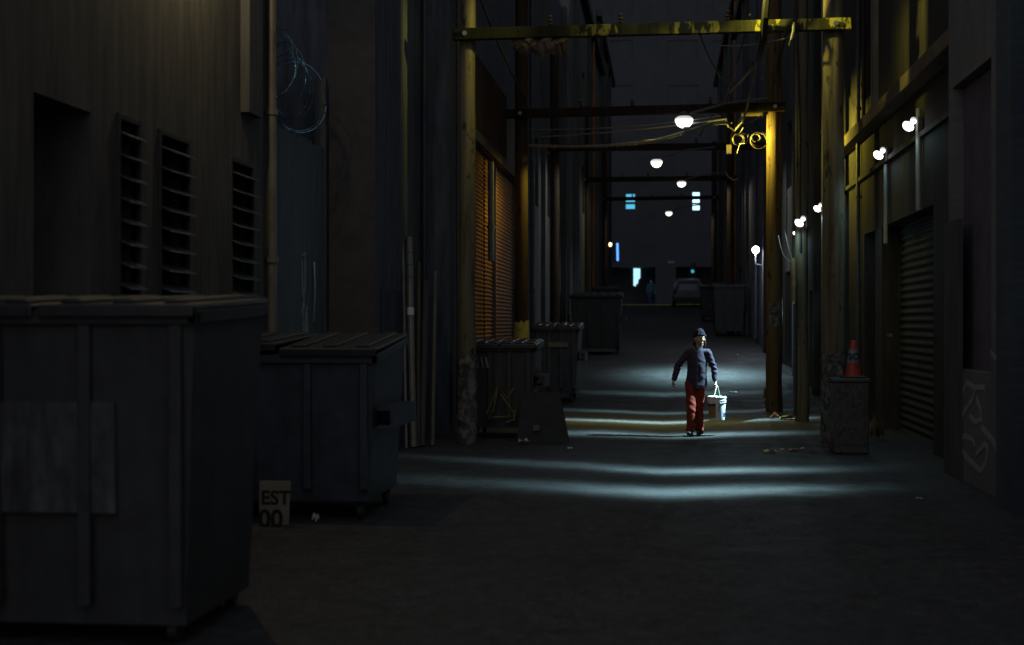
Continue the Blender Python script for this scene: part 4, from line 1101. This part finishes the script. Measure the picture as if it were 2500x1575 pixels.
def cone(x, y, z, h, label, mat, collar, letters=False, rz=0.0, base_m=None):
    o = Vector((x, y, z))
    r = empty("traffic_cone", o, rz, label, "traffic cone", "orange traffic cones")
    rb, rt = h * 0.225, h * 0.066
    R_ = lambda q: rb + (rt - rb) * q
    MB().box(-h * .33, h * .33, -h * .33, h * .33, 0.0, h * 0.05).obj("base", base_m or RUB, r, 0.01)
    MB().lathe((0, 0, 0), [(R_(0), h * .051), (R_(.05), h * .07), (R_(.40), h * .40)] + [(R_(.40) - .002, h * .401), (R_(.76) - 0.002, h * .759), (R_(.76), h * .76), (R_(.99), h * .985), (R_(1) * .8, h)], 24).obj("cone", mat, r, smooth=True)
    MB().lathe((0, 0, 0), [(R_(.42) + .003, h * .405), (R_(.74) + .003, h * .755)], 24).obj("collar", collar, r, smooth=True)
    if letters:
        text("lettering", "SO", h * 0.24, INK, r, (0.0, -R_(.5) - 0.012, h * .50), (R(90 - 10), 0, R(12)), 0.004, 0.002, "CENTER")
    return r
CO = plain("faded red cone plastic", (0.36, 0.045, 0.03), 0.5, 0.35, 6, bmp=0.05)
cone(on_y(2083, yb_ + 0.25), yb_ + 0.25, zt_, zy(0, 829, yb_) - zt_, "red traffic cone with lettered grey collar standing on the cabinet", CO, plain("grey reflective collar", (0.19, 0.21, 0.24), 0.4, 0.3, 6), True)
yc_ = 66
cone(on_y(1497, yc_), yc_, gz(yc_), 1.0, "tiny faded orange cone far up the left side", plain("far cone orange", (0.5, 0.12, 0.03), .6, .2, 6), plain("yellow collar", (0.4, 0.3, 0.1), .5, .2, 6), base_m=BLK)
oi = at(2052, 912, yb_ + 0.1)
tag(MB(oi).tube([oi + Vector((-0.03, 0, 0)), oi, oi + Vector((0.03, 0.01, 0.02))], 0.012, 6).obj("red_cap", plain("red plastic", (.5, .06, .04), .4, .2, 6)), "small red scrap beside the cone on the cabinet", "litter")
def scrap(u, v, w, h, m, label, seed):
    d = ray(u, v); k = -CAMZ / d.z
    for _ in range(30):
        k = (gz(d.y * k) + 0.02 - CAMZ) / d.z if abs(d.z) > 1e-6 else k
    c = Vector((d.x * k, d.y * k, gz(d.y * k)))
    mb = MB(c); n = 7
    for j in range(n):
        for i in range(n):
            a, b = i / (n - 1) - .5, j / (n - 1) - .5
            nz = noise.noise(Vector((a * 3.1 + seed, b * 3.3, seed)))
            mb.v.append(c + Vector((a * w, b * w * 0.8, 0.012 + h * (0.5 + nz) * (1 - 1.6 * a * a) * (0.4 + abs(b) * 1.2))))
    for j in range(n - 1):
        for i in range(n - 1): mb.f.append((j * n + i, j * n + i + 1, (j + 1) * n + i + 1, (j + 1) * n + i))
    o = mb.obj("litter_scrap", m)
    md = o.modifiers.new("t", "SOLIDIFY"); md.thickness = 0.003
    return tag(o, label, "litter", "litter on the lane")
PINK = plain("pinkish card", (0.62, 0.38, 0.30), .8, .3, 9); YEL = plain("yellow wrapper", (0.62, 0.48, 0.12), .6, .5, 14); WHT = plain("white paper", (0.55, 0.55, 0.52), .8, .2, 9); ORG = plain("orange strip", (0.6, 0.2, 0.06), .6, .3, 9)
scrap(1890, 1020, 0.16, 0.12, PINK, "crumpled pinkish card on ground right of the walker", 1)
scrap(1925, 1021, 0.30, 0.10, YEL, "yellow crumpled wrapper beside the pinkish card", 2)
scrap(1880, 1101, 0.17, 0.04, YEL, "flat yellowish wrapper near the cabinet, leftmost", 3)
scrap(1938, 1098, 0.13, 0.03, ORG, "orange strip of litter near the cabinet", 4)
scrap(1909, 1098, 0.06, 0.03, WHT, "white paper bit between yellow wrapper and orange strip", 5)
scrap(1959, 1095, 0.06, 0.03, WHT, "white paper bit just right of the orange strip", 6)
scrap(1280, 1081, 0.16, 0.09, WHT, "crumpled white paper at the foot of the black board", 7)
scrap(1391, 1094, 0.07, 0.03, WHT, "tiny pale scrap at right corner of the black board", 8)
scrap(2245, 1215, 0.06, 0.02, plain("cyan foil", (.3, .5, .55), .3, .2, 9), "small shiny foil scrap in right foreground", 9)
scrap(1800, 925, 0.18, 0.04, WHT, "flat pale paper in the lit patch behind the walker", 10)
scrap(1790, 960, 0.18, 0.04, WHT, "thin pale paper strip right of the bucket", 11)
scrap(770, 1268, 0.06, 0.10, WHT, "thin pale sliver beside the EST 00 board", 12)
# rubble at pole bases
def clump(u, v, w, h, m, label, seed):
    o = scrap(u, v, w, h, m, label, seed); o.name = "rag"; o["category"] = "rag"; o["group"] = "rags at the pole bases"
    return o
clump(1871, 975, 0.12, 0.5, plain("ochre rag", (0.32, 0.22, 0.06), .8, .4, 9), "ochre rag propped at the foot of the lit pole", 21)
clump(1965, 1000, 0.22, 0.18, plain("pinkish rag", (0.22, 0.15, 0.13), .8, .4, 9), "pinkish rag at the foot of the leaning pole", 22)
clump(2142, 1070, 0.2, 0.5, plain("tan rag", (0.12, 0.09, 0.05), .8, .4, 9), "tan sacking against the garage jamb", 23)
# ------------------------------------------------------------------ the walker
SKIN = plain("skin", (0.50, 0.31, 0.23), 0.55, 0.12, 18, bmp=0.1)
JKT = plain("dusty violet navy jacket cloth", (0.044, 0.032, 0.06), 0.85, 0.25, 10, bmp=0.25)
PNT = plain("orange red trousers cloth", (0.20, 0.022, 0.007), 0.85, 0.25, 12, bmp=0.25)
BOOT = plain("black boot leather", (0.02, 0.02, 0.021), 0.45, 0.3, 10)
KNIT = plain("navy knit", (0.004, 0.006, 0.017), 0.95, 0.3, 40, (1, 1, 2), bmp=0.5)
HAIR = plain("dark hair", (0.025, 0.018, 0.014), 0.6, 0.4, 30, (3, 3, 1))
def ell(m, c, rx, ry, rz_, n=16, k=10, f=None):
    c = Vector(c)
    vs, fs = [], []
    for j in range(1, k):
        a = math.pi * j / k
        for i in range(n):
            b = 2 * math.pi * i / n
            p = Vector((rx * math.sin(a) * math.cos(b), ry * math.sin(a) * math.sin(b), rz_ * math.cos(a)))
            vs.append(c + (f(p) if f else p))
    top = Vector((0, 0, rz_)); bot = Vector((0, 0, -rz_))
    vs += [c + (f(top) if f else top), c + (f(bot) if f else bot)]
    for j in range(k - 2):
        for i in range(n): fs.append((j * n + i, j * n + (i + 1) % n, (j + 1) * n + (i + 1) % n, (j + 1) * n + i))
    T, B = len(vs) - 2, len(vs) - 1
    for i in range(n):
        fs.append((T, (i + 1) % n, i)); fs.append((B, (k - 2) * n + i, (k - 2) * n + (i + 1) % n))
    m.add(vs, fs)
def head_shape(p):
    q = Vector(p)
    z = q.z / 0.115
    if q.y < 0:
        q.x *= 1 - 0.28 * max(0, -z) ** 1.3           # narrow jaw
        q.y *= 1.0 - 0.10 * max(0, -z)
    return q
def hand(m, w, d, side, curl, s=1.0, thumb=Vector((0, -1, 0))):
    """w wrist point, d direction of the palm, `side` across the knuckles, curl direction of the fingers"""
    w, d, side, curl = Vector(w), Vector(d).normalized(), Vector(side).normalized(), Vector(curl).normalized()
    m.tube([w - d * 0.03, w, w + d * 0.045 * s, w + d * 0.085 * s], [(0.024, 0.024), (0.027, 0.021), (0.038, 0.018), (0.036, 0.015)] if abs(side.x) > .7 else [(0.024, 0.024), (0.021, 0.027), (0.018, 0.038), (0.015, 0.036)], 12)
    for k, L in enumerate((0.068, 0.076, 0.072, 0.058)):
        b = w + d * 0.082 * s + side * (0.027 - 0.018 * k)
        a1 = (d * 0.85 + curl * 0.5).normalized(); a2 = (d * 0.1 + curl).normalized(); a3 = (curl * 0.7 - d * 0.7).normalized()
        p1 = b + a1 * L * .45; p2 = p1 + a2 * L * .33; p3 = p2 + a3 * L * .27
        m.tube([b - d * .012, b, p1, p2, p3], [0.0095, 0.0095, 0.0088, 0.008, 0.006], 8)
    b = w + d * 0.03 + side * 0.03
    p1 = b + (side * .6 + d * .5 + curl * .4).normalized() * 0.035
    p2 = p1 + (d * .6 + curl * .7).normalized() * 0.028
    m.tube([b - side * .012, b, p1, p2], [0.013, 0.0125, 0.0105, 0.008], 8)

yW = 22.38
xW = on_y(1697, yW)
oW = Vector((xW, yW, 0))
W = empty("person", oW, 0, "person in navy beanie, violet jacket and orange trousers carrying a white bucket", "person")
Hc = Vector((0.072, -0.02, 1.500))
b = MB()
ell(b, Hc, 0.074, 0.094, 0.118, 20, 14, head_shape)
b.tube([Hc + Vector((0.0, -0.085, 0.025)), Hc + Vector((0.0, -0.102, -0.006)), Hc + Vector((0, -0.115, -0.03)), Hc + Vector((0, -0.092, -0.042))], [0.008, 0.0115, 0.0165, 0.009], 8)   # nose
b.tube([Hc + Vector((-0.045, -0.072, 0.026)), Hc + Vector((0, -0.09, 0.03)), Hc + Vector((0.045, -0.072, 0.026))], 0.011, 8)                            # brow
b.tube([Hc + Vector((-0.022, -0.079, -0.066)), Hc + Vector((0, -0.087, -0.064)), Hc + Vector((0.022, -0.079, -0.066))], 0.0085, 8)                         # lips
b.tube([Hc + Vector((-0.02, -0.079, -0.076)), Hc + Vector((0, -0.086, -0.076)), Hc + Vector((0.02, -0.079, -0.076))], 0.0085, 8)
ell(b, Hc + Vector((0, -0.072, -0.103)), 0.024, 0.02, 0.018, 12, 8)
for sx in (-1, 1):
    ell(b, Hc + Vector((sx * 0.04, -0.062, -0.022)), 0.024, 0.022, 0.02, 12, 8)      # cheekbones
    ell(b, Hc + Vector((sx * 0.075, 0.012, -0.008)), 0.012, 0.02, 0.032, 10, 8)      # ears
turn = Matrix.Rotation(R(24), 3, 'Z')                    # face turned towards the light
b.v = [Hc + turn @ (q - Hc) for q in b.v]
b.tube([(0.065, 0.0, 1.43), (0.052, 0.01, 1.36), (0.042, 0.02, 1.29)], [0.052, 0.05, 0.062], 12)                                                      # neck
b.tube([(0.042, 0.02, 1.33), (0.04, 0.02, 1.2), (0.022, 0.02, 0.98), (0.005, 0.02, 0.80)], [(0.10, 0.07), (0.14, 0.095), (0.13, 0.09), (0.14, 0.09)], 16)
shR, elR, wrR = Vector((0.190, 0.02, 1.285)), Vector((0.285, 0.03, 1.06)), Vector((0.312, -0.02, 0.832))
shL, elL, wrL = Vector((-0.105, 0.02, 1.28)), Vector((-0.265, 0.05, 1.07)), Vector((-0.335, 0.0, 0.842))
for a, e_, w_ in ((shR, elR, wrR), (shL, elL, wrL)):
    b.tube([(0.04, 0.02, 1.30), a, e_, w_], [0.06, 0.05, 0.038, 0.026], 10)
hand(b, wrR, (0.08, -0.1, -1), (0, -1, 0), (-1, 0, -0.1))
hand(b, wrL, (-0.1, 0.1, -1), (0, -1, 0), (1, 0, 0.0), 1.0)
hpL, knL, anL = Vector((-0.075, 0.02, 0.80)), Vector((-0.062, -0.10, 0.43)), Vector((-0.072, -0.10, 0.09))
hpR, knR, anR = Vector((0.078, 0.02, 0.80)), Vector((0.060, 0.02, 0.43)), Vector((0.068, 0.12, 0.09))
for h_, k_, a_ in ((hpL, knL, anL), (hpR, knR, anR)):
    b.tube([h_ + Vector((0, 0, .06)), h_, h_.lerp(k_, .5), k_, k_.lerp(a_, .35), a_], [0.07, 0.072, 0.062, 0.046, 0.046, 0.032], 12)
body = remeshed(b, "body", SKIN, W, 0.0055, sm=1)
for sx in (-1, 1):
    e = MB(); ell(e, Hc + turn @ Vector((sx * 0.03, -0.0775, 0.004)), 0.0125, 0.009, 0.009, 12, 8)
    e.obj("eye", plain("dark eye", (0.03, 0.025, 0.02), 0.2, 0.1, 9, bmp=0), W, smooth=True)
# jacket
j = MB()
j.tube([(0.035, 0.02, 0.715), (0.030, 0.02, 0.76), (0.02, 0.02, 0.90), (0.028, 0.02, 1.05), (0.036, 0.02, 1.20), (0.042, 0.02, 1.29), (0.046, 0.02, 1.345)],
       [(0.150, 0.112), (0.160, 0.122), (0.156, 0.124), (0.152, 0.122), (0.156, 0.116), (0.128, 0.098), (0.080, 0.080)], 28)
for a, e_, w_, s in ((shR, elR, wrR, 1), (shL, elL, wrL, -1)):
    hem = w_ + (w_ - e_).normalized() * -0.005
    j.tube([Vector((0.06 * s + 0.04, 0.02, 1.28)), a, a.lerp(e_, .5), e_, e_.lerp(hem, .55), hem], [0.080, 0.062, 0.057, 0.052, 0.049, 0.043], 16)
def jw(co):
    v = 0.010 * noise.noise(Vector((co.x * 9, co.y * 9, co.z * 4.5))) + 0.006 * noise.noise(Vector((co.x * 14 + co.z * 9, co.y * 12, co.z * 16)))
    d = min(abs((co - elR).length), abs((co - elL).length))
    v += 0.009 * math.sin(co.z * 95 + co.x * 30) * math.exp(-(d / 0.10) ** 2)
    return v
jk = remeshed(j, "jacket", JKT, W, 0.008, jw, 2)
c = MB()                                                    # stand up collar, open at the throat
n_ = 22
for q in range(n_ + 1):
    a = -math.pi / 2 + 0.42 + q / n_ * (2 * math.pi - 0.84)
    for (rr, zz) in ((0.080, 1.325), (0.077, 1.40), (0.066, 1.398), (0.068, 1.325)):
        c.v.append(Vector((0.05 + rr * math.cos(a), 0.015 + rr * 0.95 * math.sin(a), zz + 0.012 * math.sin(a))))
for q in range(n_):
    for i in range(4): c.f.append((q * 4 + i, q * 4 + (i + 1) % 4, (q + 1) * 4 + (i + 1) % 4, (q + 1) * 4 + i))
c.f += [(0, 1, 2, 3), (n_ * 4 + 3, n_ * 4 + 2, n_ * 4 + 1, n_ * 4)]
c.obj("collar", JKT, W, smooth=True)
MB().hexa([(-0.012, -0.106, 1.335), (0.008, -0.116, 1.30), (0.010, -0.110, 1.30), (-0.010, -0.100, 1.335), (-0.034, -0.098, 1.368), (-0.024, -0.104, 1.372), (-0.022, -0.098, 1.372), (-0.032, -0.092, 1.368)]).obj("shirt_collar", plain("pale shirt collar", (0.7, 0.78, 0.76), 0.7, 0.1, 9), W)
MB().tube([(0.036, -0.116, 1.27), (0.03, -0.128, 1.05), (0.024, -0.13, 0.85), (0.03, -0.115, 0.74)], 0.004, 6).obj("zip", RUB, W)
# trousers
p = MB()
p.tube([(0.005, 0.02, 0.88), (0.003, 0.02, 0.80), (0.002, 0.02, 0.745)], [(0.148, 0.108), (0.150, 0.112), (0.13, 0.10)], 20)
for h_, k_, a_ in ((hpL, knL, anL), (hpR, knR, anR)):
    p.tube([h_ + Vector((0, 0, .02)), h_.lerp(k_, .25), h_.lerp(k_, .6), k_, k_.lerp(a_, .5), a_ + Vector((0, 0.005, -0.035))], [0.088, 0.085, 0.077, 0.070, 0.068, 0.068], 16)
def pw(co):
    return 0.007 * noise.noise(Vector((co.x * 10, co.y * 10, co.z * 7))) + 0.006 * math.sin(co.z * 70 + co.x * 40 + 3 * noise.noise(co * 6)) * (math.exp(-((co.z - 0.43) / 0.1) ** 2) + math.exp(-((co.z - 0.12) / 0.06) ** 2))
remeshed(p, "trousers", PNT, W, 0.008, pw, 2)
for a_, yaw in ((anL, R(12)), (anR, R(-10))):
    f = MB()
    t_ = Vector((a_.x, a_.y, 0))
    dx = math.sin(yaw)
    f.tube([(a_.x, a_.y + 0.01, 0.14), (a_.x, a_.y + 0.01, 0.08)], [0.05, 0.052], 12)
    f.tube([t_ + Vector((0, 0.075, 0.045)), t_ + Vector((0, 0.04, 0.055)), t_ + Vector((-dx * .05, -0.04, 0.05)), t_ + Vector((-dx * .12, -0.12, 0.04)), t_ + Vector((-dx * .17, -0.17, 0.034))], [(0.03, 0.035), (0.042, 0.052), (0.043, 0.048), (0.048, 0.038), (0.030, 0.026)], 12)
    f.box(a_.x - 0.045, a_.x + 0.045, a_.y - 0.15, a_.y + 0.08, 0.002, 0.022)
    remeshed(f, "boot", BOOT, W, 0.006, None, 1)
# beanie and hair
bn = MB()
def cap(pv):
    return Vector((pv.x, pv.y, pv.z if pv.z > -0.01 else -0.01))
ell(bn, Hc + Vector((0, 0.010, 0.040)), 0.089, 0.106, 0.120, 22, 14, lambda q: Vector((q.x, q.y, max(q.z, -0.012 + (0.02 if q.y < 0 else -0.035) * min(1, abs(q.y) / 0.09)))))
ring = [Hc + Vector((0.087 * math.cos(t), 0.010 + 0.103 * math.sin(t), 0.045 - 0.026 * math.sin(t) * -1 - 0.0)) for t in [k * 2 * math.pi / 24 for k in range(25)]]
ring = [Hc + Vector((0.086 * math.cos(t), 0.010 + 0.102 * math.sin(t), 0.038 - 0.022 * math.sin(t))) for t in [k * 2 * math.pi / 24 for k in range(25)]]
bn.tube(ring, (0.015), 8, cap=False)
remeshed(bn, "beanie", KNIT, W, 0.006, lambda co: 0.003 * math.sin(co.x * 160) + 0.004 * noise.noise(co * 20), 2)
hr = MB()
for k in range(16):
    t = math.pi * (0.02 + 0.96 * k / 15)
    p0 = Hc + Vector((0.078 * math.cos(t), 0.012 + 0.09 * math.sin(t), 0.01))
    hr.tube([p0, p0 + Vector((0.006 * math.cos(t), 0.006, -0.07)), p0 + Vector((0.010 * math.cos(t) - 0.012, -0.004, -0.155))], [0.014, 0.018, 0.009], 7)
remeshed(hr, "hair", HAIR, W, 0.006, None, 1)

# bucket hanging from the right hand
xb_, zb0, zb1 = 0.292, 0.235, 0.585
ob2 = Vector((xW + xb_, yW - 0.03, zb0))
BK = empty("bucket", ob2, R(-8), "white plastic pail with printed label hanging from the walker's hand", "bucket")
def bucket_mat():
    m, t, b_ = base("white pail plastic with printed label")
    tc = t.new("ShaderNodeTexCoord"); sp = t.new("ShaderNodeSeparateXYZ"); t.l.new(tc.outputs["Object"], sp.inputs[0])
    n = t.noise(t.coord((1, 1, 1)), 14, 4, .6)
    c = t.ramp(n, [(0.3, (0.62, 0.66, 0.70)), (0.6, (0.80, 0.82, 0.84))])
    def band(sock, lo, hi):
        return t.math("MULTIPLY", t.math("GREATER_THAN", sock, lo), t.math("LESS_THAN", sock, hi))
    ang = t.math("ARCTAN2", sp.outputs[1], sp.outputs[0])
    zz = sp.outputs[2]
    c = t.mix(t.math("MULTIPLY", band(ang, -0.75, -0.1), band(zz, 0.05, 0.115)), c, (0.03, 0.06, 0.30))
    c = t.mix(t.math("MULTIPLY", band(ang, -1.5, -1.15), t.math("MULTIPLY", band(zz, 0.12, 0.25), t.ramp(t.noise(t.coord((6, 6, 2)), 20, 3), [(0.45, 0.0), (0.5, 1.0)]))), c, (0.2, 0.3, 0.5))
    lab_ = t.math("MULTIPLY", band(ang, -2.9, -1.75), band(zz, 0.03, 0.255))
    yel = t.ramp(t.noise(t.coord((10, 10, 5)), 12, 4), [(0.42, (0.42, 0.26, 0.03)), (0.55, (0.16, 0.10, 0.03)), (0.65, (0.5, 0.40, 0.12))])
    c = t.mix(lab_, c, yel)
    c = t.mix(t.math("MULTIPLY", band(ang, -2.9, -1.75), band(zz, 0.215, 0.255)), c, (0.03, 0.02, 0.06))
    t.l.new(c, b_.inputs["Base Color"]); b_.inputs["Roughness"].default_value = 0.35
    return m
MB().lathe((0, 0, 0), [(0.112, 0.004), (0.118, 0.0), (0.122, 0.012), (0.136, 0.262), (0.139, 0.265)], 36).obj("pail", bucket_mat(), BK, smooth=True)
WP = plain("white pail plastic", (0.74, 0.77, 0.79), 0.35, 0.08, 12, bmp=0.05)
MB().lathe((0, 0, 0), [(0.139, 0.266), (0.147, 0.268), (0.147, 0.274), (0.141, 0.277), (0.141, 0.295), (0.148, 0.298), (0.148, 0.304), (0.142, 0.307), (0.143, 0.345), (0.150, 0.347), (0.150, 0.36), (0.14, 0.362)], 36).obj("rim", WP, BK, smooth=True)
MB().lathe((0, 0, 0.3621), [(0.138, 0.0), (0.136, 0.006), (0.12, 0.006), (0.118, 0.002), (0.02, 0.003)], 36).obj("lid", WP, BK, smooth=True)
hz = 0.752 - zb0
hb = [Vector((0.146, 0, 0.30)), Vector((0.143, 0, 0.36)), Vector((0.10, 0, hz - 0.08)), Vector((0.035, 0, hz)), Vector((-0.02, 0, hz)), Vector((-0.08, 0, hz - 0.08)), Vector((-0.143, 0, 0.36)), Vector((-0.146, 0, 0.30))]
hm = Matrix.Rotation(R(68), 3, "Z")
hb = [hm @ q for q in hb]
MB().tube(hb, 0.0065, 8).obj("handle", plain("yellowed wire handle", (0.6, 0.62, 0.4), 0.3, .1, 9), BK, smooth=True)
MB().tube([hm @ Vector(q) for q in ((0.05, 0, hz - 0.012), (0.0075, 0, hz + 0.004), (-0.035, 0, hz - 0.012))], 0.011, 10).obj("grip", WP, BK, smooth=True)
BK.location = oW + Vector((0.335 - 0.0, -0.035, zb0))
BK.rotation_euler = (0, 0, R(2))

# ------------------------------------------------------------------ far pedestrian and car
yF = 95.5
xF = on_y(1590, yF)
zF = ZS + 0.008
oF = Vector((xF, yF, zF))
W2 = empty("person", oF, 0, "distant pedestrian in dull green jacket and jeans crossing the street end", "person")
b = MB()
ell(b, (0, 0, 1.60), 0.085, 0.10, 0.13, 14, 10, head_shape)
b.tube([(0, 0, 1.5), (0, 0, 1.40), (0, 0, 1.15), (0, 0, 0.9)], [(0.05, 0.05), (0.15, 0.09), (0.15, 0.1), (0.15, 0.1)], 12)
b.tube([(0, 0, 1.42), (0.2, 0, 1.38), (0.27, 0.03, 1.12), (0.25, -0.08, 0.88), (0.25, -0.1, 0.78)], [0.05, 0.055, 0.045, 0.035, 0.03], 8)
b.tube([(0, 0, 1.42), (-0.2, 0, 1.38), (-0.27, 0.03, 1.12), (-0.25, -0.05, 0.88), (-0.25, -0.06, 0.78)], [0.05, 0.055, 0.045, 0.035, 0.03], 8)
for s, dy in ((-1, -0.15), (1, 0.15)): b.tube([(s * .09, 0, .9), (s * .09, dy * .6, .48), (s * .1, dy + .05, .07), (s * .11, dy - .1, .04)], [.085, .055, .04, .035], 8)
remeshed(b, "body", SKIN, W2, 0.016)
b = MB()
b.tube([(0, 0, 1.49), (0, 0, 1.40), (0, 0, 1.15), (0, 0, 0.82)], [(0.08, 0.07), (0.19, 0.12), (0.19, 0.13), (0.19, 0.13)], 14)
b.tube([(0, 0, 1.42), (0.2, 0, 1.38), (0.28, 0.03, 1.12), (0.26, -0.07, 0.9)], [0.07, 0.08, 0.065, 0.05], 8)
b.tube([(0, 0, 1.42), (-0.2, 0, 1.38), (-0.28, 0.03, 1.12), (-0.26, -0.04, 0.9)], [0.07, 0.08, 0.065, 0.05], 8)
remeshed(b, "jacket", plain("dull green jacket", (0.07, 0.095, 0.09), .8, .2, 9), W2, 0.018)
b = MB()
for s, dy in ((-1, -0.15), (1, 0.15)): b.tube([(s * .08, 0, .9), (s * .09, dy * .6, .48), (s * .1, dy + .05, .08)], [.11, .075, .065], 10)
remeshed(b, "jeans", plain("blue jeans", (0.04, 0.045, 0.1), .8, .2, 9), W2, 0.018)
b = MB(); ell(b, (0, .02, 1.65), 0.095, 0.11, 0.10, 12, 8); b.obj("hair", HAIR, W2, smooth=True)

yV = 88.5
xV = on_y(1681, yV)
zV = gz(yV)
V = empty("parked_car", (xV, yV, zV), 0, "grey hatchback with its rear facing us at lane end", "car")
V.rotation_euler = (math.atan(0.045), 0, 0)
CP = plain("grey blue car paint", (0.2, 0.215, 0.26), 0.3, 0.1, 3, bmp=0)
def loft(secs, name, m, par):
    """sections: (y, list of (x, z) half outline bottom to top)"""
    mb = MB(); n = None
    for y, h in secs:
        ring = [(x, y, z) for x, z in h] + [(-x, y, z) for x, z in reversed(h)]
        n = len(ring); mb.v += [Vector(q) for q in ring]
    for i in range(len(secs) - 1):
        for k in range(n): mb.f.append((i * n + k, i * n + (k + 1) % n, (i + 1) * n + (k + 1) % n, (i + 1) * n + k))
    mb.f += [tuple(range(n - 1, -1, -1)), tuple((len(secs) - 1) * n + k for k in range(n))]
    return mb.obj(name, m, par, smooth=True)
low = lambda s, top: [(0.80 * s, 0.28), (0.93 * s, 0.40), (0.96 * s, 0.75), (0.92 * s, top)]
loft([(0.0, low(.93, .98)), (0.12, low(1, 1.05)), (1.0, low(1, 1.08)), (3.2, low(1, 1.05)), (4.2, low(.97, .92)), (4.5, low(.85, .75))], "body", CP, V)
cab = lambda s, b_, tp: [(0.90 * s, b_), (0.82 * s, (b_ + tp) / 2), (0.70 * s, tp - 0.04), (0.55 * s, tp)]
loft([(0.06, cab(1, 1.0, 1.08)), (0.40, cab(1, 1.02, 1.66)), (0.8, cab(1, 1.04, 1.74)), (2.2, cab(1, 1.04, 1.73)), (3.2, cab(.95, 1.02, 1.10))], "cabin", CP, V)
MB().hexa([(-0.70, 0.09, 1.12), (0.70, 0.09, 1.12), (0.70, 0.13, 1.10), (-0.70, 0.13, 1.10), (-0.58, 0.36, 1.60), (0.58, 0.36, 1.60), (0.58, 0.40, 1.58), (-0.58, 0.40, 1.58)]).obj("rear_window", GLASS, V)
MB().box(-0.9, 0.9, -0.10, 0.10, 0.36, 0.60).obj("bumper", DKST, V, 0.04)
MB().box(-0.26, 0.26, -0.03, 0.02, 0.72, 0.84).obj("number_plate", plain("plate", (.2, .2, .2), .5, .1, 5), V)
for s in (-1, 1):
    MB().box(s * 0.82 - 0.09, s * 0.82 + 0.09, -0.025, 0.06, 0.78, 1.12).obj("tail_light", plain("red lens", (.12, .015, .012), .25, .1, 5), V, 0.02)
    for yy in (0.85, 3.55):
        wv = MB().tube([(s * 0.78, yy, 0.33), (s * 0.97, yy, 0.33)], 0.33, 22).obj("wheel", RUB, V, 0.02)
        MB().tube([(s * 0.96, yy, 0.33), (s * 0.985, yy, 0.33)], 0.2, 16).obj("rim", STEEL, wv)
